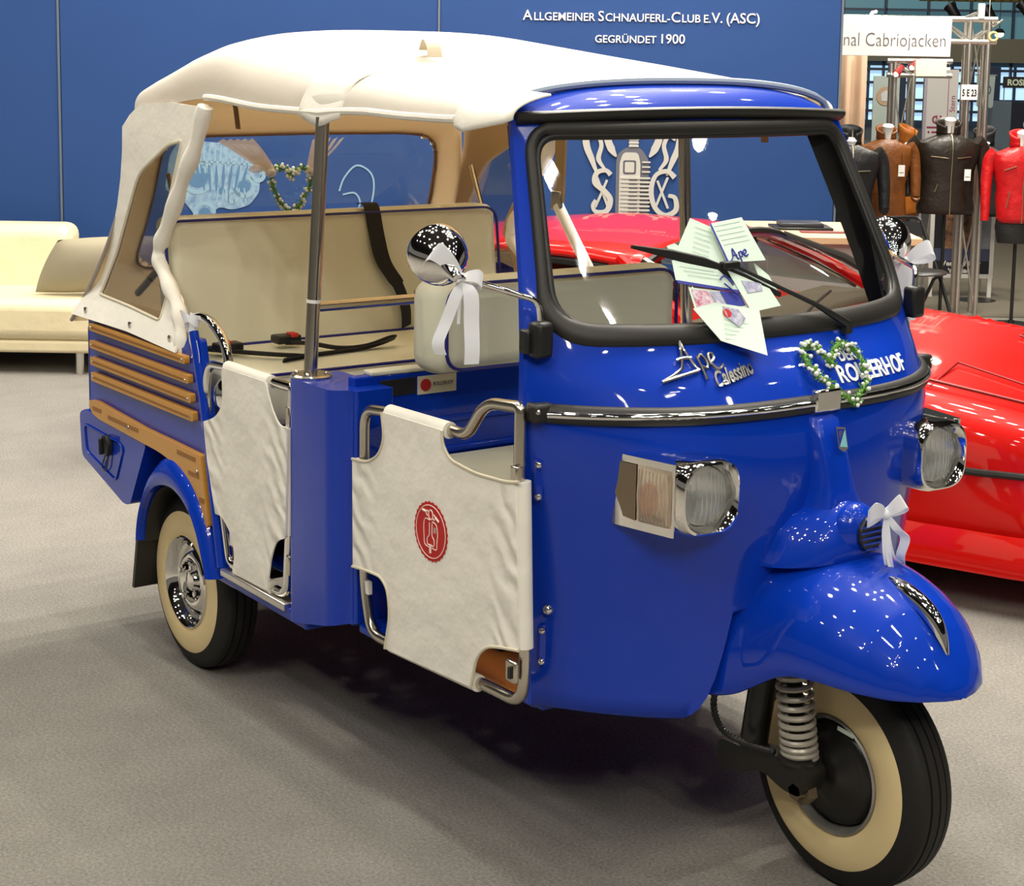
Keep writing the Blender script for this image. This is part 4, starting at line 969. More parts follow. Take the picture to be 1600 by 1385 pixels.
# rolled side hems, the wrapped pole patch and the loose front flap
for s in (-1, 1):
    hem = MB(); hem.tube([can_pt(x, s*math.pi/2, 0) + Vector((0, 0, .004 + .006*math.sin((x+.1)*9))) for x in frange(.10, 1.22, 40)], .009, 8); hem.build('canopy_hem', CANVAS, cv_)
    rows = []
    for x, dr in ((.615, .004), (.64, .012), (.675, .020), (.705, .024), (.735, .020), (.765, .012), (.80, .006)):
        r = []
        for k in frange(.55, 1, 16):
            p = can_pt(x, s*k*math.pi/2, .006 + .004*math.sin(k*20)); p.z -= dr*max(0, (k-.85)/.15); r.append(p)
        rows.append(r)
    MB().grid(rows).build('pole_patch', CANVAS, cv_, solid=.004)
    rows = []
    for x, z0, k0 in () if s > 0 else ((1.225, 1.560, .80), (1.25, 1.550, .74), (1.29, 1.558, .66), (1.33, 1.566, .58), (1.37, 1.572, .55), (1.405, 1.582, .56)):
        r = []
        for k in frange(k0, 1, 10):
            p = can_pt(min(x, 1.34), s*k*math.pi/2, .009); p.x = x; f = (k-k0)/(1-k0)
            p.z = p.z + (z0 - lerp_tab(CAN, min(x, 1.34))[1])*f - (.006 if x > 1.36 else 0)*(1-f); r.append(p)
        rows.append(r)
    if rows: MB().grid(rows).build('front_flap', CANVAS, cv_, solid=.005)
MB().strip(cr([(.74, -.30, 1.722), (.775, -.315, 1.742), (.80, -.325, 1.745), (.83, -.335, 1.730), (.845, -.34, 1.706)], 5), Vector((.006, .016, .0)), .003).build('strap_loop', mat('beige_webbing', (.52, .44, .32), .8), cv_, label='beige strap loop on the roof')
for (x, y) in ((.10, -.50), (.85, .50), (.88, .52), (.10, .50), (1.12, .47)):
    MB().strip([(x, y, 1.60), (x+.004, y*.985, 1.555), (x+.012, y*.98, 1.505)], Vector((.012, .0, 0)), .003).build('roll_strap', mat('brown_webbing', (.20, .12, .06), .8), cv_, label='brown strap hanging from the roof')
# roof bows inside
for x in (.12, .70, -.37):
    MB().tube([can_pt(x, k, -.032) for k in ks], .011, 8).build('roof_bow', mat('tan_bow_sleeve', (.36, .25, .13), .8), V)
# rear curtain with window
RW0 = [Vector((-.715, y, .872)) for y in frange(-.615, .615, 41)]
def rear_pt(u, v, off=0.0):
    # u across, v up from the tub to the rear bow
    k = u*math.pi/2
    top = can_pt(-.405, k); bot = Vector((-.740, .628*u, .872 + .012*abs(u)))
    bot.y = .632*math.copysign(abs(math.sin(k))**(2/3.2), k) if u else 0
    t = v
    p = bot*(1-t) + top*t
    p.x += .38*t*(1-t); p.x -= off
    return p
us = frange(-1, 1, 81); vs = frange(0, 1, 41)
def in_win(u, v): return abs((u)/.52)**7 + abs((v-.535)/.285)**7 < 1
for nm, off, mt in (('rear_curtain', .006, ROOFCANVAS), ('rear_curtain_lining', -.006, LINING)):
    m = MB(); m.grid([[rear_pt(u, v, off) for u in us] for v in vs]); nu = 81; f = []
    for q in m.f:
        i, j = divmod(q[0], nu)
        if not in_win((us[j]+us[j+1])/2, (vs[i]+vs[i+1])/2): f.append(q)
    m.f = f; rc = m.build(nm, mt, V)
win = MB().grid([[rear_pt(u, v, 0) for u in frange(-.54, .54, 31)] for v in frange(.235, .835, 16)]); win.build('rear_window', PLASTIC, V, label='clear plastic rear window')
lp = [(.525*math.copysign(abs(math.cos(t))**(2/7), math.cos(t)), .535 + .290*math.copysign(abs(math.sin(t))**(2/7), math.sin(t))) for t in frange(0, 2*math.pi*95/96, 96)]
MB().tube([rear_pt(u, v, 0) for u, v in lp], .007, 6, closed=True).build('window_binding', mat('brown_binding', (.22, .12, .06), .7), V)
# rear quarter curtains, their windows and the padded front tubes
def edge_x(z):
    lo, hi = 0.0, 1.0
    for _ in range(30):
        m_ = (lo+hi)/2
        if rear_pt(1, m_).z < z: lo = m_
        else: hi = m_
    return rear_pt(1, lo).x
QO = [(-.70, .912), (-.28, .916), (.056, .905), (.040, .975), (-.02, 1.035), (-.09, 1.085), (-.150, 1.130), (-.160, 1.175), (-.09, 1.255), (0, 1.37), (.063, 1.458), (.115, 1.562), (-.10, 1.570), (-.296, 1.562), (-.37, 1.525)] + [(edge_x(z)-.012, z) for z in (1.49, 1.42, 1.34, 1.26, 1.18, 1.10, 1.03, .97)]
QI = fillet([(-.010, 1.470), (-.10, 1.455), (-.303, 1.363), (-.44, 1.16), (-.561, .987), (-.33, .980), (-.104, .968), (-.130, 1.06), (-.190, 1.150), (-.180, 1.185), (-.09, 1.315)], [.015, .03, .05, .05, .02, .05, .02, .03, .03, .03, .03], 4)
def qy(x, z): return .592 - .02*(z-1.2)**2 + max(0, 1.03-z)*.47 - max(0, z-1.5)*.1
for s in (-1, 1):
    m = MB().prism([[(x, s*qy(x, z), z) for x, z in QO], [(p.x, s*qy(p.x, p.y), p.y) for p in reversed(QI)]], (0, s*.006, 0))
    q_ = m.build('quarter_curtain', CANVAS, V)
    m = MB().prism([[(x, s*(qy(x, z)-.003), z) for x, z in QO], [(p.x, s*(qy(p.x, p.y)-.003), p.y) for p in reversed(QI)]], (0, s*.002, 0)); m.build('quarter_lining', LINING, q_)
    MB().prism([(p.x*1.0, s*(qy(p.x, p.y)+.002), p.y) for p in QI], (0, s*.0012, 0)).build('quarter_window', PLASTIC, q_, label='clear plastic quarter window')
    MB().tube([(p.x, s*(qy(p.x, p.y)+.005), p.y) for p in QI], .005, 6, closed=True).build('window_binding', mat('cream_hem_tape', (0, 0, 0)), q_)
    tb = cr([(.112, s*.585, 1.565), (.063, s*.592, 1.458), (-.008, s*.597, 1.362), (-.09, s*.599, 1.249), (-.149, s*.600, 1.175), (-.150, s*.602, 1.127), (-.082, s*.606, 1.068), (-.010, s*.612, 1.010), (.028, s*.622, .955), (.045, s*.628, .895)], 6)
    MB().tube(tb, [.021 + .003*math.sin(i*.9) for i in range(len(tb))], 12).build('padded_hoop', CANVAS, q_)
    for x in (-.60, -.27, .0):
        tb_ = MB().lathe([(.010, 0), (.010, .004), (0, .005)], (x, s*(qy(x, .935)+.007), .935), (0, s, 0), 12).build('turn_button', CHROME, q_)
    # brace strut and strap inside the quarter window
    MB().tube([(-.27, s*.52, 1.36), (-.185, s*.52, 1.18)], .008, 8).build('hood_strut', STEEL, V)
    MB().tube([(-.20, s*.52, 1.165), (-.50, s*.52, .99)], .011, 8).build('hood_strut', SATINBLACK, V)
# corner piping of the rear curtain
    MB().tube([rear_pt(s*.97, v, .008) for v in frange(0, 1, 20)], .006, 6).build('curtain_piping', mat('grey_piping', (.34, .30, .28), .7), V)
# ================================================================== red sports car parked behind
CA = math.radians(22)
CARP = Vector((-.98, 1.86, 0))
K = thing('sports_car', 'low red wedge-shaped sports car parked behind the three-wheeler', 'car', CARP, CA)
# body: stations along X (front +): half width at belt, half width at sill, top z centre, shoulder z, bottom z
BODY = [(-2.10, .70, .66, .80, .74, .36), (-1.9, .80, .78, .86, .80, .24), (-1.4, .86, .84, .88, .80, .17), (-.9, .86, .85, .86, .78, .15), (-.3, .845, .85, .82, .74, .15), (.3, .845, .85, .78, .70, .15),
        (.8, .85, .855, .765, .69, .15), (1.1, .855, .86, .735, .675, .15), (1.4, .85, .86, .69, .655, .14), (1.7, .82, .85, .63, .61, .13), (1.9, .77, .82, .585, .575, .13), (2.05, .68, .76, .55, .545, .14), (2.13, .56, .66, .52, .50, .20)]
def sect(x):
    w, ws, zt, zs, zb = lerp_tab(BODY, x)
    return [(0, zt), (w*.35, zt-.004), (w*.68, zt-.016), (w*.86, zs+.020), (w*.965, zs-.03), (w*1.0, zs-.10), (w*1.0, (zs+zb)/2+.06), (ws*.985, (zs+zb)/2-.02), (ws*.99, zb+.14), (ws*1.0, zb+.06), (ws*.97, zb), (ws*.5, zb-.02), (0, zb-.02)]
bx_ = frange(-2.10, 2.13, 44)
rows = []
for x in bx_:
    h = sect(x); full = [(x, -y, z) for y, z in h] + [(x, y, z) for y, z in reversed(h[1:-1])]
    rows.append(full)
m = MB().grid(rows, cu=True)
n = len(rows[0]); m.f.append(tuple(range(n))); e = (len(rows)-1)*n; m.f.append(tuple(e+n-1-k for k in range(n)))
cb = m.build('car_body', RED, K, sub=1, angle=80)
# black waist strip with lamps at the nose
def side(x, z, off=.004):
    w, ws, zt, zs, zb = lerp_tab(BODY, x); return Vector((x, -(w + off), z))
def wst(x): return .432 + .004*(2-x)
for s in (-1, 1):
    P = [(x, s*(lerp_tab(BODY, x)[0]*1.0+.002), wst(x)) for x in frange(-1.9, 1.78, 30)] + [(1.92, s*.765, wst(1.9)), (2.04, s*.68, wst(2)), (2.12, s*.56, wst(2)), (2.145, s*.3, wst(2)), (2.148, 0, wst(2))]
    MB().tube(P, .012, 8).build('waist_strip', BLACK, K, label='black strip round the waist of the red car')
    MB().box((1.985, s*.735, .345), (.16, .05, .085), Matrix.Rotation(-s*.62, 3, 'Z')).build('fog_lamp', mat('smoked_lamp', (.30, .28, .24), .15, .3), K, bevel=.012)
# front air dam lip
rows = []
for x, o in ((1.2, .0), (1.5, .015), (1.75, .03), (1.92, .035), (2.05, .04), (2.14, .045), (2.16, .05)):
    w = lerp_tab(BODY, min(x, 2.13))[1] + o; rows.append((x, w))
dam = MB(); P = [(x, -w) for x, w in rows] + [(2.19, -.4), (2.20, 0), (2.19, .4)] + [(x, w) for x, w in reversed(rows)]
dam.grid([[(x, y, .255) for x, y in P], [(x + .02, y*1.03, .20) for x, y in P], [(x + .025, y*1.035, .13) for x, y in P], [(x - .05, y*.96, .115) for x, y in P]])
dam.build('front_air_dam', RED, K)
# hood louvres and pop-up lamp covers
for s in (-1, 1):
    lv = MB()
    for k in range(6):
        x = 1.16 + k*.050; z = lerp_tab(BODY, x)[2]; lv.box((x, s*.50, z-.020), (.030, .26, .006), Matrix.Rotation(.32, 3, 'Y'))
    lv.build('hood_louvre', RED, K)
    fr = [(1.40, s*.36), (1.70, s*.38), (1.72, s*.70), (1.42, s*.70)]
    cvx = [(x, y, lerp_tab(BODY, x)[2] - (abs(y)/.85)**4*.06 + .004) for x, y in fr]
    MB().tube(cvx, .004, 5, closed=True).build('lamp_cover_seam', DARKRED, K)
MB().tube([(.95, -.78, .745), (1.30, -.72, .705), (1.75, -.66, .635), (1.95, -.60, .59)], .006, 6).build('hood_crease', DARKRED, K)
# greenhouse
def gh(x, k):   # roof skin
    tab = [(-1.35, .50, .80), (-1.0, .60, .93), (-.65, .635, 1.025), (-.3, .645, 1.060), (.05, .635, 1.055), (.32, .62, 1.030)]
    w, z = lerp_tab(tab, x); return Vector((x, w*k, z - .045*abs(k)**4 - .012*abs(k)**2))
MB().grid([[gh(x, k) for k in frange(-1, 1, 21)] for x in frange(-.82, .32, 16)]).build('roof', RED, K, solid=.03)
for s in (-1, 1):
    a, b = gh(.31, s*.985), Vector((.80, s*.755, .760))
    MB().tube([a, (a+b)/2 + Vector((.0, s*.012, .025)), b], [.020, .018, .02], 8).build('windscreen_pillar', mat('chrome_black', (.03, .028, .026), .15, 0, .6), K)
    MB().tube([gh(x, s*1.0) + Vector((0, s*.006, -.012)) for x in frange(-.80, .31, 12)], .014, 8).build('roof_rail', RED, K)
    # door frame: red pillar just behind the windscreen pillar
    a2, b2 = gh(.22, s*1.0), Vector((.64, s*.81, .755))
    MB().tube([a2, (a2+b2)/2 + Vector((0, s*.014, .02)), b2], .022, 8).build('door_pillar', RED, K)
    MB().tube([gh(.18, s*1.0) + Vector((0, s*.01, -.03)), (a2+b2)/2 + Vector((-.06, s*.016, .0)), Vector((.56, s*.825, .76))], .010, 6).build('window_frame', CHROME, K)
    MB().tube([gh(x, s*1.0) + Vector((0, s*.012, -.040)) for x in frange(-.75, .18, 12)], .016, 6).build('window_gasket', BLACK, K)
    q = [gh(-.55, s) + Vector((0, 0, -.04)), gh(.18, s) + Vector((0, 0, -.04)), Vector((.56, s*.815, .765)), Vector((-.62, s*.825, .79))]
    MB().prism(q, (0, s*.004, 0)).build('side_window', glass('car_glass', (.80, .83, .80), .08), K)
    MB().prism([gh(-.82, s) + Vector((0, 0, -.01)), gh(-.56, s) + Vector((0, 0, -.03)), Vector((-.64, s*.825, .79)), Vector((-1.60, s*.80, .84))], (0, s*.02, 0)).build('rear_quarter', RED, K)
    # wheels
    for x in (-1.17, 1.18):
        w = MB().lathe([(.20, -.09), (.29, -.095), (.315, -.07), (.315, .07), (.29, .095), (.20, .09)], (x, s*.70, .316), (0, 1, 0), 40).build('wheel', TYRE, K)
        MB().lathe([(.20, s*.085), (.17, s*.07), (.06, s*.06), (0, s*.065)], (x, s*.70, .316), (0, 1, 0), 24).build('wheel_rim', ALU, w)
rows = [[gh(.31, k) + (Vector((.90 - .12*abs(k)**2.2, .76*k, .765)) - gh(.31, k))*t + Vector((0, 0, .02*math.sin(math.pi*t))) for k in frange(-.97, .97, 17)] for t in frange(0, 1, 8)]
MB().grid(rows).build('windscreen', glass('car_glass', (1, 1, 1)), K)
MB().tube([gh(.32, k) for k in frange(-1, 1, 15)], .012, 6).build('windscreen_header', BLACK, K)
MB().tube([(.91 - .12*abs(k)**2.2, .77*k, .762) for k in frange(-1, 1, 15)], .012, 6).build('cowl_gasket', BLACK, K)
MB().tube([(.86, -.50, .785), (.80, -.2, .82), (.76, .05, .84)], .006, 5).build('car_wiper', BLACK, K)
# cabin: dash, wheel, seats
MB().box((.62, 0, .72), (.30, 1.3, .12)).build('dashboard', mat('brown_dash', (.10, .075, .05), .6), K, bevel=.03)
MB().tube([(.38 + .06*math.cos(t)*0 + .09*math.sin(t)*.45, -.36 + .18*math.cos(t), .80 + .17*math.sin(t)) for t in frange(0, 2*math.pi*23/24, 24)], .014, 8, closed=True).build('steering_wheel', BLACK, K)
for s in (-1, 1):
    MB().box((-.25, s*.36, .66), (.16, .46, .58), Matrix.Rotation(-.35, 3, 'Y')).build('car_seat', mat('tan_car_seat', (.20, .13, .07), .6), K, bevel=.05)
MB().prism([(-.80, -.58, .97), (-.80, .58, .97), (-.93, .62, .80), (-.93, -.62, .80)], (.01, 0, 0)).build('rear_bulkhead', BLACK, K)
MB().ball((.50, -.90, .80), .075, 14, 8, (.55, 1.1, .65)).build('door_mirror', RED, K)
# ================================================================== ribbons, wreaths, leaflets on the three-wheeler
def bow(name, label, c, right, up, loops, tails, group='white satin bows on the three-wheeler'):
    # loops: (length along right, lift); tails: polylines in (right, up, out)
    c = Vector(c); R_ = Vector(right).normalized(); U_ = Vector(up).normalized(); O_ = R_.cross(U_)
    if O_.x < 0 and abs(O_.x) > .1: pass
    t = thing(name, label, 'bow', c, 0, group)
    def P(a, b, o): return R_*a + U_*b + O_*o
    MB().ball((0, 0, 0), .011, 12, 8).build('knot', RIBBON, t)
    for a, b, w in loops:
        pts = [P(0, 0, 0), P(a*.35, b*.35 + w*.4, .014), P(a*.8, b*.8 + w*.5, .018), P(a, b, .008), P(a*.85, b*.85 - w*.3, -.006), P(a*.4, b*.4 - w*.2, -.006), P(0, 0, -.002)]
        pts = cr(pts, 5); wv = []
        d = P(a, b, 0).normalized(); nrm = d.cross(O_).normalized()
        for i in range(len(pts)):
            f = i/(len(pts)-1); wv.append(nrm*(.004 + w*math.sin(math.pi*f)**.7*.5) + O_*.003)
        MB().strip(pts, wv, .0012).build('loop', RIBBON, t)
    for pl, w, tw in tails:
        pts = cr([P(*q) for q in pl], 5); wv = []
        for i in range(len(pts)):
            f = i/(len(pts)-1); wv.append((R_*math.cos(tw*f) + O_*math.sin(tw*f))*(w*min(1, .35 + f*3)))
        MB().strip(pts, wv, .0012).build('ribbon_tail', RIBBON, t)
    return t
CR = (_R.x, _R.y, 0)
# near mirror
bow('ribbon_bow', 'white satin bow tied to the round chrome mirror on the near side', (1.530, -.715, 1.280), (.58, .81, 0), (0, 0, 1), [(-.062, .045, .036), (.040, -.004, .020)],
    [([(0, 0, .004), (-.012, -.035, .012), (-.030, -.085, .008), (-.045, -.125, .012), (-.040, -.150, .006)], .0125, .35), ([(.004, 0, .004), (.018, -.03, .014), (.020, -.085, .012), (.022, -.135, .014), (.021, -.168, .010)], .0150, -.3), ([(0, 0, 0), (-.004, -.05, 0), (-.006, -.09, 0)], .003, .2)])
bow('ribbon_bow', 'white satin bow tied to the chrome mirror on the far side', (1.392, .706, 1.220), (.58, .81, 0), (0, 0, 1), [(.066, .026, .032), (-.036, -.006, .030)],
    [([(0, 0, .004), (-.006, -.05, .008), (-.002, -.10, .006), (.006, -.16, .004)], .014, .4), ([(0, 0, .004), (.012, -.05, .006), (.016, -.11, .006), (.022, -.15, .004)], .014, -.6)])
bow('ribbon_bow', 'white satin bow with long tails hanging over the front fender grille', (1.980, .022, .803), (.35, .94, 0), (0, .0, 1), [(-.040, -.002, .030), (.036, .022, .026)],
    [([(0, 0, .003), (.002, -.04, .004), (.006, -.085, .006), (.018, -.125, .004), (.024, -.130, .020)], .009, .9), ([(.004, 0, .003), (.024, -.03, .006), (.046, -.052, .002), (.044, -.090, -.01), (.052, -.112, -.02)], .010, 1.2), ([(.0, 0, .003), (.006, -.03, .004), (.004, -.07, .006), (.012, -.11, .008), (.03, -.135, .02), (.05, -.142, .035)], .003, .3), ([(.004, 0, 0), (.012, -.05, 0), (.026, -.09, -.004), (.046, -.108, -.012)], .003, .3)])
bow('ribbon_bow', 'crumpled white ribbon bow tied to the chrome handle by the rear seat', (.115, -.628, 1.000), (1, 0, 0), (0, 0, 1), [(-.034, -.014, .034), (.030, .002, .020)],
    [([(0, 0, .004), (.006, -.04, .01), (.002, -.09, .006), (-.004, -.10, .006)], .014, .3), ([(0, 0, .004), (.03, -.03, .01), (.058, -.08, .01), (.062, -.125, .008)], .010, .8)])
# heart wreaths
def wreath(label, place, outline, rad, nleaf, nflower, seed, fl=.0048):
    rnd = random.Random(seed)
    c = sum((place(y, a) for y, a in outline), Vector())/len(outline)
    t = thing('heart_wreath', label, 'wreath', c, 0, 'heart wreaths on the three-wheeler')
    P = [place(p.x, p.y) - c for p in cr([(y, a, 0) for y, a in outline], 6, True)]
    MB().tube(P, rad*.45, 6, closed=True).build('wreath_ring', LEAF, t)
    lf = MB(); n = len(P)
    for k in range(nleaf):
        i = rnd.randrange(n); q = P[i] + Vector((rnd.uniform(-1, 1), rnd.uniform(-1, 1), rnd.uniform(-1, 1)))*rad*.75
        d = Vector((rnd.uniform(-1, 1), rnd.uniform(-1, 1), rnd.uniform(-1, 1))).normalized(); w = d.orthogonal().normalized()
        L_ = rnd.uniform(.006, .010)
        lf.add([q, q + d*L_*.5 + w*L_*.28, q + d*L_, q + d*L_*.5 - w*L_*.28, q + d*L_*.5 + d.cross(w)*L_*.12], [(0, 1, 4), (1, 2, 4), (2, 3, 4), (3, 0, 4)])
    lo = lf.build('wreath_leaves', LEAF, t); lo['kind'] = 'stuff'
    f = MB()
    for k in range(nflower):
        i = rnd.randrange(n); d = Vector((rnd.uniform(-1, 1), rnd.uniform(-1, 1), rnd.uniform(-1, 1))).normalized()
        f.ball(P[i] + d*rad*rnd.uniform(.8, 1.35), fl*rnd.uniform(.75, 1.15), 8, 5)
    fo = f.build('wreath_blossoms', PETAL, t); fo['kind'] = 'stuff'
    return t
HEART = [(.013, .138), (.037, .147), (.052, .141), (.061, .121), (.070, .099), (.090, .120), (.122, .139), (.152, .134), (.163, .11), (.156, .074), (.143, .042), (.116, .021), (.086, .001), (.067, .014), (.047, .037), (.028, .060), (.010, .080), (.004, .110)]
wreath('green heart wreath with white blossoms on the blue front panel beside the lettering', lambda y, a: yzo(y, 1.0 + a*.737 - .006, .016), HEART, .0105, 900, 110, 3)
H2 = [(-.105, 1.345), (-.085, 1.358), (-.055, 1.352), (-.038, 1.330), (-.015, 1.350), (.015, 1.353), (.030, 1.335), (.024, 1.295), (.0, 1.255), (-.022, 1.228), (-.038, 1.214), (-.060, 1.230), (-.085, 1.262), (-.104, 1.305)]
wreath('green heart wreath hanging on white tulle in the rear window', lambda y, z: Vector((-.435, y, z)), H2, .0105, 800, 130, 5, .0052)
tl = thing('tulle_drape', 'white tulle drape knotted on the heart wreath in the rear window', 'drape', (-.43, -.04, 1.36))
for e, kn in (((-.19, .085), (-.075, -.012)), ((.13, .085), (.065, -.012))):
    for j in range(5):
        o = (j-2)*.011
        MB().strip(cr([(0, e[0]*1.0 + o*2.2, e[1]), (.006, (e[0]*.6 + kn[0]*.4) + o*1.6, (e[1]*.55 + kn[1]*.45) + .006), (.004, kn[0] + o*.4, kn[1])], 5), Vector((0, .009, .004)), .001).build('tulle_fold', TULLE, tl)
    MB().ball((.006, kn[0], kn[1]-.006), .015, 12, 8, (.7, 1.3, .9)).build('tulle_knot', TULLE, tl)
MB().ball((.006, -.125, -.004), .016, 10, 8, (.6, 1.6, .8)).build('tulle_knot', TULLE, tl)
# leaflets under the wiper
LG = 'leaflets tucked under the wiper'
def leaflet(label, quad, off, extra=()):
    quad = [(y + .010, a) for y, a in quad]; cy = sum(q[0] for q in quad)/len(quad); ca_ = sum(q[1] for q in quad)/len(quad); off = off + .012 + (.012 if 'very bottom' in label else 0); c = wp(cy, ca_, off)
    t = thing('leaflet', label, 'leaflet', c, 0, LG)
    P = [wp(y, a, off) - c for y, a in quad]
    MB().prism(P, Vector((.0009, 0, .0005))).build('sheet', PAPER, t)
    for nm, kind, data, m in extra:
        mb = MB()
        if kind == 'poly': mb.prism([wp(y + .010, a, off + .0016) - c for y, a in data], Vector((.0004, 0, .0002)))
        if kind == 'lines':
            for st in data: mb.tube([wp(p.x + .010, p.y, off + .002) - c for p in cr([(y, a, 0) for y, a in st], 4)], .0018, 5)
        if kind == 'rows':
            (y0, a0), (y1, a1), nrow, dy = data; y0 += .010; y1 += .010
            for k in range(nrow):
                mb.strip([wp(y0 + dy[0]*k, a0 + dy[1]*k, off + .0015) - c, wp(y1 + dy[0]*k, a1 + dy[1]*k, off + .0015) - c], (wp(0, .0007) - wp(0, 0)), .0003)
        mb.build(nm, m, t)
    return t
FAINT = mat('faint_print', (.50, .63, .56), .6); PHOTO = mat('photo_print', (.16, .16, .34), .5, noise=(60, .2, (.62, .62, .70)))
leaflet('small pale leaflet poking out at the left end of the fan', [(-.241, .216), (-.220, .221), (-.165, .180), (-.235, .172)], .0035)
leaflet('long mint leaflet at the very bottom, its corner over the blue panel', [(-.243, .066), (-.185, .076), (-.079, .052), (-.116, -.052), (-.207, -.014)], .006,
        [('leaflet_photo', 'poly', [(-.172, .066), (-.135, .056), (-.125, .035), (-.150, .018), (-.170, .040)], PHOTO), ('leaflet_seal', 'poly', [(-.166 + .010*math.cos(t), .050 + .010*math.sin(t)) for t in frange(0, 5.9, 14)], REDINK), ('text_rows', 'rows', ((-.195, -.004), (-.120, -.028), 5, (.004, .011)), FAINT)])
leaflet('leaflet with a photo strip and a blue text box, below the wiper', [(-.228, .118), (-.103, .096), (-.098, .064), (-.160, .058), (-.232, .068)], .0085,
        [('leaflet_photo', 'poly', [(-.224, .112), (-.186, .106), (-.176, .068), (-.226, .070)], mat('party_photo', (.62, .58, .66), .5, noise=(60, .10, (.45, .06, .14)))), ('blue_text_box', 'poly', [(-.155, .104), (-.106, .096), (-.102, .068), (-.148, .066)], INK), ('small_photo', 'poly', [(-.182, .105), (-.158, .102), (-.152, .068), (-.172, .070)], PHOTO)])
leaflet('mint leaflet with a blue lower band, half under the wiper blade', [(-.246, .180), (-.140, .152), (-.100, .100), (-.253, .134)], .011,
        [('blue_band', 'poly', [(-.253, .134), (-.100, .100), (-.102, .095), (-.251, .126)], INK), ('text_rows', 'rows', ((-.232, .166), (-.150, .148), 3, (.006, -.010)), FAINT)])
leaflet('mint leaflet leaning up to the left at the top of the fan', [(-.160, .276), (-.112, .252), (-.100, .160), (-.228, .198)], .0065, [('text_rows', 'rows', ((-.155, .255), (-.118, .240), 6, (-.006, -.011)), FAINT)])
leaflet('narrow leaflet at the right end of the fan', [(-.030, .166), (.000, .132), (.010, .084), (-.030, .110)], .0045)
leaflet('mint leaflet pointing down to the right below the wiper', [(-.118, .150), (-.030, .128), (-.010, .058), (-.096, .050)], .013,
        [('script_print', 'lines', [[(-.146, .128), (-.13, .135), (-.118, .112)], [(-.14, .118), (-.122, .098), (-.112, .088)]], INK), ('leaflet_photo', 'poly', [(-.092, .122), (-.040, .112), (-.044, .095), (-.088, .092)], PHOTO)])
leaflet('topmost mint leaflet with large blue script, above the wiper', [(-.122, .257), (-.026, .268), (-.002, .164), (-.112, .165)], .0145,
        [('blue_edge', 'poly', [(-.122, .257), (-.118, .257), (-.107, .166), (-.112, .165)], INK), ('script_print', 'lines', [[(-.104, .166), (-.092, .176), (-.086, .196), (-.080, .174), (-.076, .172)], [(-.090, .181), (-.079, .181)], [(-.072, .186), (-.071, .164)], [(-.072, .186), (-.064, .188), (-.064, .178), (-.072, .176)], [(-.059, .182), (-.050, .186), (-.052, .192), (-.059, .186), (-.056, .177), (-.047, .180)]], INK), ('text_rows', 'rows', ((-.112, .250), (-.036, .258), 5, (.002, -.011)), FAINT)])
# ================================================================== things round the stand (built in the hall frame: X right, Y away)
def hthing(name, label, cat, a, b, z=0.0, rz=0.0, group=None): return thing(name, label, cat, hp(a, b, z), HA + rz, group)
# --- sofa and cushion
sf = hthing('sofa', 'cream leather sofa on short metal legs in front of the blue wall', 'sofa', -3.1, -.62)
def soft(x0, x1, y0, y1, z0, z1, name, par, bev, m=LEATHER, seg=5, tilt=0):
    mb = rbox(x0, x1, y0, y1, z0, z1); mb.v = [(x, y + tilt*(z-z0), z) for x, y, z in mb.v]
    return mb.build(name, m, par, bevel=bev, seg=seg, angle=60)
soft(-1.2, 1.02, -.42, .42, .115, .185, 'sofa_base', sf, .02)
soft(-1.2, .0, -.44, .20, .18, .40, 'seat_cushion', sf, .06); soft(.0, 1.02, -.44, .20, .18, .40, 'seat_cushion', sf, .06)
soft(-1.2, -.30, .10, .36, .33, .735, 'back_cushion', sf, .07, tilt=.12); soft(-.30, .62, .10, .36, .33, .735, 'back_cushion', sf, .07, tilt=.12)
soft(-1.2, 1.02, .30, .42, .18, .60, 'sofa_back', sf, .03)
for x in (-1.1, .795):
    for y in (-.38, .36): MB().tube([(x, y, 0), (x, y, .116)], .022, 14).build('leg', ALU, sf)
cu = hthing('scatter_cushion', 'beige scatter cushion leaning on the cream sofa', 'cushion', -2.30, -.86, .415)
rows = []
for i in frange(-1, 1, 19):
    r = []
    for j in frange(-1, 1, 19):
        f = max(0, (1-abs(i)**2.2)*(1-abs(j)**2.2)); r.append((i, j, f**.55))
    rows.append(r)
def cpt(i, j, h):
    p = Vector((i*.29*(1-.06*abs(j)**2), h*.085, j*.155*(1-.06*abs(i)**2)))
    p.x += .55*p.z
    return Matrix.Rotation(-.05, 3, 'Y') @ (Matrix.Rotation(.25, 3, 'X') @ p) + Vector((.07, -.02, .155))
m = MB(); m.grid([[cpt(i, j, -h) for i, j, h in r] for r in rows]); m.grid([[cpt(i, j, h) for i, j, h in r] for r in rows])
m.build('cushion_body', CUSH, cu)
# --- counter with a dark folder
ct = hthing('counter', 'white counter with a pale birch top behind the red car', 'counter', 1.30, -1.88)
soft(-.17, .48, -.32, .32, 0, .885, 'counter_body', ct, .004, mat('counter_grey', (.46, .47, .46), .6), 1)
soft(-.20, .52, -.37, .37, .885, .918, 'counter_top', ct, .003, BIRCH, 1)
fo = hthing('folder', 'black ring folder lying on the birch counter top', 'folder', 1.33, -1.86, .918)
soft(-.14, .14, -.10, .10, 0, .012, 'folder_cover', fo, .003, BLACK, 1); soft(-.10, .10, -.07, .10, .012, .03, 'folder_pages', fo, .003, mat('dark_grey_cover', (.04, .04, .05), .4), 1)
br_ = hthing('brochure', 'flat reddish brochure lying beside the black folder', 'brochure', 1.42, -2.05, .918)
soft(-.12, .10, -.03, .03, 0, .006, 'brochure_cover', br_, .001, mat('dusky_red_cover', (.22, .05, .05), .5), 1)
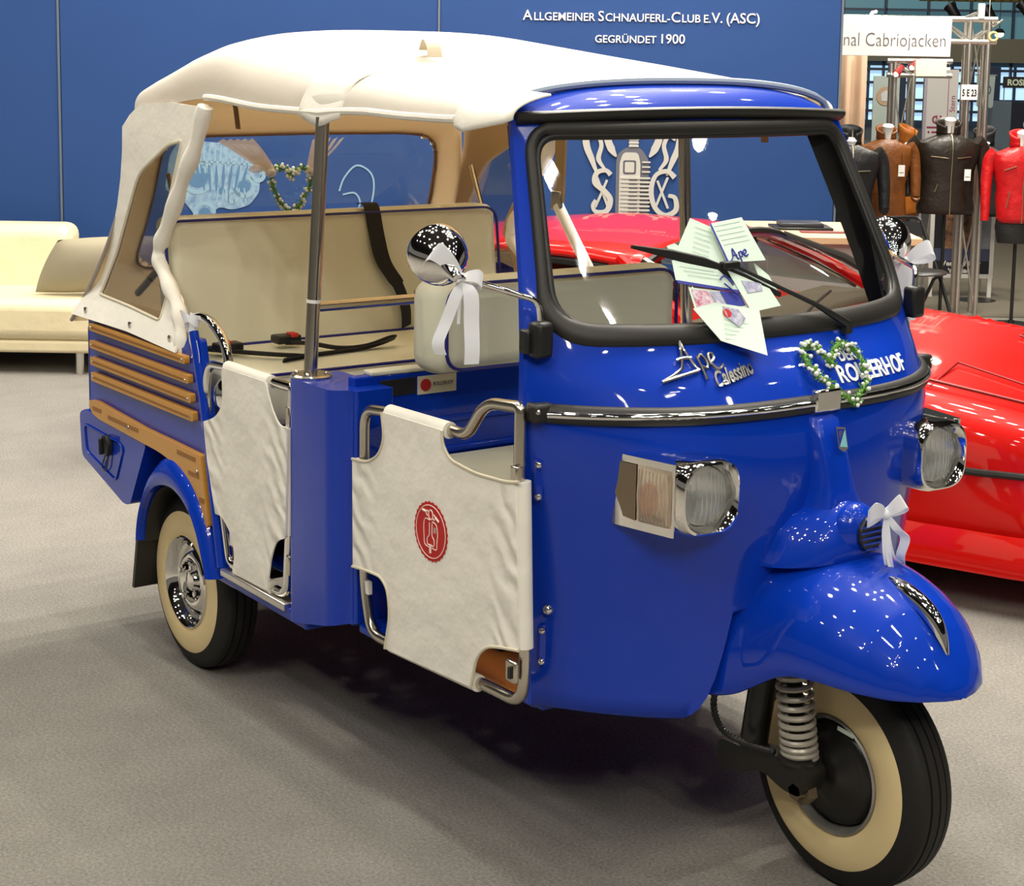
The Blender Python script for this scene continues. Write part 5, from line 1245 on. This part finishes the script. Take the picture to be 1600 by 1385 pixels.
# --- mannequin stands and jackets
def mannequin(a, b, ztop, label, steel=False):
    t = hthing('mannequin_stand', label, 'mannequin', a, b, 0, 0, 'mannequin stands of the jacket booth')
    MB().lathe([(0, 0), (.034, 0), (.036, .02), (.031, .06), (.033, .10), (.038, .125), (.030, .135), (0, .137)], (0, -.015, ztop-.11), (0, -.22, 1), 20).build('neck', mat('mannequin_white', (.82, .80, .78), .4), t)
    MB().tube([(0, 0, .012), (0, 0, ztop-.08)], .012, 10).build('pole', BLACK if not steel else STEEL, t)
    MB().lathe([(0, .03), (.02, .03), (.022, .012), (.14, .008), (.14, 0), (0, 0)], (0, 0, 0), (0, 0, 1), 24).build('base', BLACK, t)
    return t
def jacket(label, a, b, zh, zs, w, m, metal, collar=.085, flare=1.0, pockets=(), tagpos=None, arm=.52, hood=False, zips=True, trousers=False, rz=0.0):
    t = hthing('jacket', label, 'jacket', a, b, zh, rz, 'leather jackets on mannequins')
    H_ = zs - zh; rows = []
    prof = [(0, .80*flare, .50), (.06, .82*flare, .52), (.30, .76, .50), (.45, .74, .49), (.62, .84, .54), (.78, .95, .56), (.88, .96, .52), (.94, .80, .44), (.98, .52, .34), (1.01, .30, .27)]
    for f, kx, ky in prof:
        rows.append([(w*.5*kx*math.copysign(abs(math.cos(q))**.85, math.cos(q)), w*.5*ky*math.sin(q)*.95, H_*f - (.02*abs(math.cos(q))**2 if f > .9 else 0)) for q in [2*math.pi*k/28 for k in range(28)]])
    mb = MB().grid(rows, cu=True); bd = mb.build('jacket_body', m, t, solid=.006)
    cw = w*.5
    rows = []
    for f, k, lift in ((0, .30, 0), (.35, .29, .012), (.7, .30, .02), (1, .34, .028)):
        rows.append([(cw*k*math.cos(q), cw*k*.9*math.sin(q) - .0, H_*.985 + collar*f + lift*math.sin(q)) for q in [math.radians(-72) + math.radians(324)*j/24 for j in range(25)]])
    MB().grid(rows).build('collar', m, t, solid=.012)
    for s in (-1, 1):
        P = cr([(s*w*.40, .0, H_*.90), (s*w*.50, .01, H_*.80), (s*w*.545, .0, H_*.55), (s*w*.555, -.015, H_*.30), (s*w*.56, -.03, H_*(1-arm*1.75))], 5); n = len(P)
        MB().tube(P, [w*(.125 - .058*i/(n-1)) for i in range(n)], 14).build('sleeve', m, t)
    if zips:
        P = [(0.004, -w*.5*ky*.95 - .006, H_*f) for f, kx, ky in prof[:8]] + [(.004, -w*.5*.30, H_*1.0), (.004, -cw*.27, H_*1.0 + collar*.9)]
        MB().strip(P, Vector((.0025, 0, 0)), .004).build('zip', mat(metal, (.45, .38, .25), .3, .9), t)
    for (x0, z0, x1, z1) in pockets:
        yf = lambda x, z: -w*.5*(.52)*math.sqrt(max(.05, 1-(x/(w*.47))**2)) - .008
        MB().tube([(x0, yf(x0, z0), z0*H_), (x1, yf(x1, z1), z1*H_)], .0035, 6).build('pocket_zip', mat(metal, (.45, .38, .25), .3, .9), t)
    if tagpos:
        x, z = tagpos; y = -w*.30
        tg = MB().box((x, y, z*H_), (.042, .002, .075)).build('price_tag', WHITE, t)
        MB().tube([(x, y, z*H_ + .035), (x+.004, y+.02, z*H_ + .11)], .0012, 4).build('tag_string', BLACK, tg)
        MB().box((x, y-.0015, z*H_ - .012), (.028, .001, .004)).build('tag_print', GREYLET, tg)
    return t
BROWN = mat('tan_leather', (.21, .070, .013), .42, 0, 0, .5, noise=(5, .4, (.13, .040, .008)), bump=(14, .5, .02))
ORG = mat('orange_leather', (.36, .11, .012), .5, 0, 0, .4, bump=(14, .4, .02))
DARK = mat('dark_brown_leather', (.020, .014, .010), .38, 0, 0, .5, bump=(12, .5, .02))
BLK = mat('black_leather', (.012, .012, .013), .45, 0, 0, .5, bump=(12, .5, .02))
REDL = mat('red_leather', (.50, .008, .010), .38, 0, 0, .5, bump=(14, .5, .02))
jacket('tan brown leather jacket with a white price tag, left of the dark one', 2.405, 1.40, .655, 1.205, .37, BROWN, 'brass_zip', .07, 1.0, ((-.10, .86, -.02, .865),), (.085, .62), .40, True, False)
mannequin(2.405, 1.40, 1.27, 'mannequin stand carrying the tan brown jacket with the price tag')
jacket('dark brown leather jacket with brass zips between the tan and the red one', 2.835, 1.5, .705, 1.235, .46, DARK, 'brass_zip', .085, 1.02, ((-.13, .72, -.02, .70), (.04, .70, .13, .72), (-.085, .38, -.10, .28)), (.105, .50), .44)
mannequin(2.835, 1.5, 1.315, 'black mannequin stand carrying the dark brown jacket')
jacket('red leather jacket with slanted chest zips at the right edge', 3.245, 1.25, .675, 1.175, .385, REDL, 'steel_zip', .085, .84, ((-.12, .68, -.045, .74), (.045, .74, .12, .68), (-.10, .20, -.08, .42)), (.12, .55), .56)
mannequin(3.245, 1.25, 1.245, 'black mannequin stand carrying the red jacket')
jk_t = MB().lathe([(.0, .02), (.13, .02), (.14, -.06), (.12, -.16), (0, -.16)], (0, 0, 0), (0, 0, 1), 20); jk_t.v = [(x, y*.6, z) for x, y, z in jk_t.v]
o = jk_t.build('torso_form', BLK, loc=hp(3.245, 1.25, .70), rz=HA); tag(o, 'black torso form showing below the red jacket hem', 'torso form')
jacket('black leather jacket half hidden behind the windshield corner', 2.11, 1.1, .60, 1.18, .42, BLK, 'steel_zip', .10, 1.0, ((.03, .70, .12, .705),), None, .42)
mannequin(2.11, 1.1, 1.19, 'mannequin stand carrying the half-hidden black jacket')
jacket('bright orange brown jacket turned sideways behind the tan one', 2.735, 2.25, .62, 1.12, .36, ORG, 'brass_zip', .13, 1.0, (), None, .42, rz=.9)
mannequin(2.735, 2.25, 1.12, 'mannequin stand carrying the bright orange brown jacket')
jacket('black jacket in the second row between the dark brown and red ones', 3.30, 2.35, .62, 1.13, .42, BLK, 'steel_zip', .11, 1.0, (), None, .42, rz=-.5)
mannequin(3.30, 2.35, 1.13, 'mannequin stand carrying the second-row black jacket')
# dark jeans hanging behind the tan jacket
jn = hthing('jeans', 'pair of dark blue jeans hanging behind the jackets', 'jeans', 2.79, 2.75, .30)
for s in (-1, 1): MB().tube([(s*.05, 0, .0), (s*.052, 0, .25), (s*.04, 0, .42)], [.040, .05, .058], 12).build('trouser_leg', mat('dark_denim', (.012, .022, .055), .8), jn)
MB().box((0, 0, .42), (.20, .10, .07)).build('waistband', mat('dark_denim', (0, 0, 0)), jn, bevel=.015)
MB().tube([(0, 0, .45), (0, 0, .70)], .006, 6).build('hanger_hook', STEEL, jn)
# --- truss towers
def truss(label, a, b, z1, w, cols, arms=None, group='aluminium trusses'):
    t = hthing('truss_tower', label, 'truss', a, b, 0, 0, group)
    cs = [(-w/2, -w/2), (w/2, -w/2), (w/2, w/2), (-w/2, w/2)]
    for x, y in cs: MB().tube([(x, y, 0), (x, y, z1)], .018, 10).build('chord', ALU, t)
    dg = MB(); n = max(2, int(z1/(w*5)))
    for f in (0, 2):
        x0, y0 = cs[f]; x1, y1 = cs[(f+1) % 4]
        for k in range(n):
            za, zb_ = z1*k/n, z1*(k+1)/n
            dg.tube([(x0, y0, za), (x1, y1, zb_)] if k % 2 else [(x1, y1, za), (x0, y0, zb_)], .006, 6)
    dg.build('truss_bracing', ALU, t)
    if arms:
        x0, x1, za, zb_ = arms
        for z in (za, zb_):
            for y in (-w/2, w/2): MB().tube([(x0, y, z), (x1, y, z)], .020, 10).build('cross_tube', ALU, t)
        dg = MB(); k = 0; x = x0
        while x < x1 - .1:
            dg.tube([(x, -w/2, za if k % 2 else zb_), (x+.20, -w/2, zb_ if k % 2 else za)], .009, 6); dg.tube([(x, w/2, za if k % 2 else zb_), (x+.20, w/2, zb_ if k % 2 else za)], .009, 6); x += .20; k += 1
        dg.build('cross_bracing', ALU, t)
    return t
t1 = truss('tall aluminium truss tower holding the cross arm beside the hanging sign', 3.045, 1.70, 1.99, .125, None, (-1.05, .11, 1.838, 1.985))
MB().box((.0, -.07, 2.04), (.04, .04, .10)).build('lamp_clamp', WHITE, t1, bevel=.005); MB().tube([(-.12, -.07, 1.99), (0, -.07, 2.04)], .010, 6).build('lamp_bracket', ALU, t1)
MB().tube([(.085 + .028*math.cos(q), -.085, 1.875 + .028*math.sin(q)) for q in frange(0, 6.0, 18)], .008, 6, closed=True).build('cable_coil', mat('yellow_cable', (.60, .45, .20), .6), t1)
truss('shorter aluminium truss tower with small spotlights behind the tan jacket', 2.84, 3.0, 1.70, .14, None, (-.10, .35, 1.60, 1.705))
# hanging sign of the jacket booth
sg = hthing('hanging_sign', 'white hanging sign with grey jacket-shop lettering', 'sign', 2.2, 1.0, 1.735)
soft(-.90, .497, -.012, .012, 0, .238, 'sign_board', sg, .002, WHITE, 1)
t = text_mb('Original Cabriojacken', .122, .001, 'RIGHT', bold=-.002); t.map(lambda p: Vector((.470 + p.x*.79, -.013 - p.z, .062 + p.y))).build('sign_lettering', GREYLET, sg, label='grey lettering ending in Cabriojacken')
for x in (-.7, -.02): MB().tube([(x, 0, .238), (x+.02, 0, .27), (x+.05, .05, .275)], .012, 6).build('sign_hook', WHITE, sg)
s2 = hthing('valance_board', 'cream valance board under the truss, seen at an angle', 'board', 2.86, 2.2, 1.60, .5)
soft(-.14, .14, -.01, .01, .0, .12, 'board_panel', s2, .002, mat('cream_board', (.66, .58, .46), .6), 1)
nb = hthing('number_board', 'small white board with the booth number on the truss tower', 'sign', 2.862, 1.57, 1.452)
nb.location = hp(2.985, 1.60, 1.455)
soft(-.055, .055, -.004, .004, 0, .10, 'board_panel', nb, .001, WHITE, 1)
t = text_mb('5 E 23', .062, .0008, 'CENTER', bold=.002); t.map(lambda p: Vector((p.x*.62, -.005 - p.z, .026 + p.y))).build('board_number', mat('black_print', (.02, .02, .025), .6), nb)
# booth side: beige drape and framed picture
dr = hthing('booth_drape', 'beige drape panel at the side of the jacket booth', 'drape', 2.32, 2.3)
MB().prism([(x, .02*math.sin(x*60), 0) for x in frange(-.10, .12, 24)] + [(x, .03 + .02*math.sin(x*60), 0) for x in reversed(frange(-.10, .12, 24))], (0, 0, 1.745)).build('drape_cloth', mat('beige_drape', (.52, .36, .25), .85), dr)
pc = hthing('wall_picture', 'tall picture with a grey rounded shape on yellow beside the beige drape', 'picture', 2.10, 2.1, .6)
soft(-.22, .12, .0, .015, .0, 1.12, 'picture_panel', pc, .002, mat('mustard_print', (.50, .40, .16), .6), 1)
soft(-.22, .118, -.004, .0, .0, .74, 'picture_lower', pc, .001, mat('slate_print', (.06, .07, .10), .6), 1)
ql = [(-.02 + .075*math.cos(q), .82 + .22*math.sin(q)) for q in frange(0, 6.1, 30)]
MB().prism([(x, -.005, z) for x, z in ql], (0, -.003, 0)).build('picture_shape', mat('grey_print', (.36, .37, .38), .5), pc)
# --- poster stand
ps = hthing('poster_stand', 'white A-board poster stand with a framed print and sale notice', 'poster stand', 3.22, 2.5)
fr_ = MB(); fr_.prism([[(-.235, 0, .145), (.235, 0, .145), (.235, 0, .86), (-.235, 0, .86)], [(-.205, 0, .175), (-.205, 0, .83), (.205, 0, .83), (.205, 0, .175)]], (0, .02, 0)); fr_.build('poster_frame', WHITE, ps)
for x in (-.215, .215): MB().box((x, .01, .075), (.028, .018, .15)).build('leg', WHITE, ps); MB().tube([(x, .02, .80), (x, .30, .0)], .012, 6).build('rear_strut', WHITE, ps)
soft(-.206, .206, .004, .012, .174, .831, 'poster_print', ps, .001, mat('dark_poster', (.018, .018, .026), .5), 1)
soft(-.206, .206, .002, .004, .27, .36, 'poster_band', ps, .0005, mat('poster_blue_band', (.07, .085, .16), .5), 1)
soft(-.15, .17, .001, .004, .36, .66, 'poster_photo', ps, .0005, mat('poster_photo', (.03, .02, .02), .5, noise=(12, .12, (.42, .22, .12))), 1)
soft(.12, .205, .0, .004, .36, .66, 'poster_side_photo', ps, .0005, mat('poster_grey_photo', (.13, .16, .22), .5, noise=(6, .3, (.38, .42, .50))), 1)
t = text_mb('Verkauf hier\nim Haus', .060, .0006, 'CENTER', bold=.002); t.map(lambda p: Vector((p.x*.95, .003 - p.z, .235 + p.y*.85))).build('poster_lettering', WHITE, ps)
t = text_mb('Cabrio', .10, .0006, 'CENTER', bold=.001); t.map(lambda p: Vector((p.x*.9 - .03, .003 - p.z, .70 + p.y*.9))).build('poster_lettering', WHITE, ps)
# --- folding chair
fc = hthing('folding_chair', 'black metal folding chair behind the red car', 'chair', 2.40, .32, 0, .5)
MB().lathe([(0, .016), (.17, .016), (.18, .008), (.17, 0), (0, 0)], (0, 0, .445), (0, 0, 1), 28).build('seat', BLACK, fc)
for s in (-1, 1):
    MB().tube([(s*.17, -.22, 0), (s*.165, -.02, .40), (s*.16, .17, .74)], .011, 8).build('leg', BLACK, fc); MB().tube([(s*.15, .24, 0), (s*.15, .02, .40), (s*.15, -.10, .46)], .011, 8).build('leg', BLACK, fc)
MB().tube(cr([(-.16, .17, .74), (-.12, .20, .76), (.12, .20, .76), (.16, .17, .74)], 5), .011, 8).build('back_rail', BLACK, fc)
MB().strip(cr([(-.15, .15, .69), (0, .18, .70), (.15, .15, .69)], 6), Vector((0, .02, .04)), .008).build('backrest', BLACK, fc)
MB().tube([(-.15, .12, .2), (.15, .12, .2)], .008, 6).build('stretcher', BLACK, fc)
# red awning-like round mat behind the chair
rd = hthing('red_disc', 'red rounded panel standing behind the folding chair legs', 'panel', 2.74, 1.1, 0)
MB().lathe([(0, .02), (.20, .02), (.22, .01), (.22, 0), (0, 0)], (0, 0, .0), (0, 0, 1), 32).build('panel_top', mat('red_panel', (.62, .06, .02), .5), rd)
# --- banners and signs in the far aisle
bn = hthing('tall_banner', 'tall grey banner with maroon lettering running upward', 'banner', 3.385, 4.0)
soft(-.125, .125, -.012, .012, .5, 1.64, 'banner_cloth', bn, .002, mat('grey_banner', (.34, .33, .32), .7), 1)
soft(-.150, -.125, -.02, .02, .0, 1.62, 'banner_post', bn, .002, mat('mauve_post', (.22, .20, .24), .6), 1)
t = text_mb('mobile', .175, .001, bold=.0); t.map(lambda p: Vector((.035 - p.y - .03, -.013 - p.z, .80 + p.x))).build('banner_lettering', MAROON, bn)
t = text_mb('Stern', .062, .001); t.map(lambda p: Vector((.105 - p.y, -.013 - p.z, 1.30 + p.x))).build('banner_lettering', MAROON, bn)
soft(.045, .050, -.014, -.012, 1.2, 1.58, 'banner_rule', bn, .0005, MAROON, 1)
b2 = hthing('display_banner', 'pale grey display banner with a round badge behind the shorter truss', 'banner', 2.93, 4.0)
soft(-.10, .11, -.01, .01, .0, 1.58, 'banner_cloth', b2, .002, mat('pale_banner', (.26, .30, .28), .6), 1)
MB().lathe([(0, .004), (.075, .004), (.075, 0), (0, 0)], (0, -.014, 1.42), (0, -1, 0), 28).build('round_badge', mat('rust_print', (.30, .20, .13), .6), b2)
MB().prism([(p.x, -.02, p.y) for p in fillet([(-.035, 1.38), (.035, 1.38), (.04, 1.44), (.0, 1.47), (-.04, 1.44)], .01, 3)], (0, -.002, 0)).build('badge_figure', mat('grey_print', (0, 0, 0)), b2)
def star(mb, c, R_, y):
    for k in range(3):
        q = math.pi/2 + k*2*math.pi/3; d = Vector((math.cos(q), 0, math.sin(q))); n = Vector((-d.z, 0, d.x)); c_ = Vector((c[0], y, c[1]))
        mb.prism([c_ + n*.12*R_, c_ + d*R_, c_ - n*.12*R_], (0, -.002, 0))
    mb.tube([(c[0] + R_*1.05*math.cos(q), y, c[1] + R_*1.05*math.sin(q)) for q in frange(0, 2*math.pi*35/36, 36)], R_*.10, 6, closed=True)
    return mb
mb_ = hthing('emblem_pennant', 'grey fringed pennant with a ringed three-pointed star', 'pennant', 4.265, 6.0, 1.30)
pn = [(-.085, .28), (.085, .28), (.075, .0)] + [(.075 - .025*k, -.02 if k % 2 else 0) for k in range(1, 6)] + [(-.075, 0)]
MB().prism([(x, 0, z) for x, z in pn], (0, .004, 0)).build('pennant_cloth', mat('pennant_grey', (.22, .26, .26), .7), mb_)
star(MB(), (0, .15), .045, -.002).build('pennant_emblem', mat('navy_print', (.03, .04, .08), .6), mb_)
MB().tube([(-.10, 0, .285), (.10, 0, .285)], .006, 6).build('pennant_rod', ALU, mb_); MB().tube([(0, 0, .285), (0, 0, 1.2)], .003, 5).build('pennant_cord', ALU, mb_)
rs = hthing('fascia_sign', 'black fascia sign with pale green capital lettering at the right edge', 'sign', 5.21, 8.0, 1.44)
soft(-.235, .40, -.01, .01, 0, .115, 'sign_board', rs, .002, mat('black_sign', (.01, .012, .014), .5), 1)
t = text_mb('ROSIER', .085, .001, bold=.003); t.map(lambda p: Vector((-.195 + p.x*1.0, -.011 - p.z, .028 + p.y))).build('sign_lettering', mat('pale_green_letter', (.62, .70, .52), .5), rs)
for x in (-.22, .38): MB().tube([(x, .0, -1.44), (x, 0, .0)], .006, 6).build('sign_post', ALU, rs)
ds_ = hthing('display_wall', 'dark navy display wall with a ringed star emblem at the right edge', 'display', 4.75, 6.5)
soft(-.40, -.10, -.02, .02, 0, 1.34, 'side_panel', ds_, .004, mat('slate_panel', (.06, .085, .11), .6), 1)
soft(-.10, .50, -.03, .03, 0, 1.33, 'dark_panel', ds_, .004, mat('navy_panel', (.004, .006, .012), .4), 1)
star(MB(), (.07, 1.12), .05, -.034).build('panel_emblem', mat('pale_blue_print', (.35, .42, .55), .5), ds_)
# hall lamp far away and dark ceiling floods
for a, b, z, lb in ((6.0, 12, 2.06, 'distant bright hall lamp at the upper right'), (5.35, 12, 1.62, 'distant hall lamp above the grey pennant')):
    l = hthing('hall_lamp', lb, 'lamp', a, b, z, 0, 'distant hall lamps')
    MB().lathe([(0, .06), (.04, .05), (.075, .0), (.06, -.005), (0, -.006)], (0, 0, 0), (0, 0, 1), 16).build('lamp_shade', ALU, l)
    MB().ball((0, 0, -.02), .055, 12, 8, (1, 1, .6)).build('lamp_bulb', mat('lamp_glow', (1, .95, .85), .5, emit=12), l)
    MB().tube([(0, 0, .05), (0, 0, 3)], .006, 5).build('lamp_cord', BLACK, l)
gt = hthing('gantry_beam', 'yellowish lattice gantry beam at the top right of the hall', 'beam', 6.3, 14.0, 2.55)
soft(-.85, .55, -.1, .1, -.04, .8, 'gantry_panel', gt, .005, mat('ochre_panel', (.26, .20, .05), .6), 1)
dg = MB()
for k in range(12): dg.tube([(-.85 + k*.12, -.11, -.04), (-.79 + k*.12, -.11, .10), (-.73 + k*.12, -.11, -.04)], .010, 5)
dg.build('gantry_lattice', mat('ochre_lattice', (.14, .12, .05), .6), gt)
for k, (a, z) in enumerate(((6.75, 2.36), (6.35, 2.30), (5.95, 2.32))):
    l = hthing('stage_spotlight', ('rightmost', 'middle', 'leftmost')[k] + ' of the three black spotlights hanging under the gantry', 'spotlight', a - 1.15, 9.5, z - .08, 0, 'stage spotlights')
    MB().lathe([(0, .09), (.05, .09), (.06, -.05), (.075, -.09), (.0, -.08)], (0, 0, .0), (.3, -.4, -.6), 16).build('lamp_can', BLACK, l)
    MB().tube([(0, 0, .03), (0, 0, .9)], .01, 6).build('hanging_rod', BLACK, l)
for k, (a, z, lb) in enumerate(((2.785, 1.63, 'left small red spotlight on the shorter truss'), (2.90, 1.68, 'right small red spotlight on the shorter truss'))):
    l = hthing('clamp_spotlight', lb, 'spotlight', a, 2.88, z, 0, 'small clamp spotlights')
    MB().lathe([(0, .05), (.022, .05), (.028, -.04), (.0, -.035)], (0, 0, 0), (.5, .4, .5), 14).build('lamp_can', DARKRED, l)
    MB().ball((-.022, -.02, -.024), .018, 10, 8).build('lamp_bulb', mat('lamp_glow', (1, 1, 1)), l)
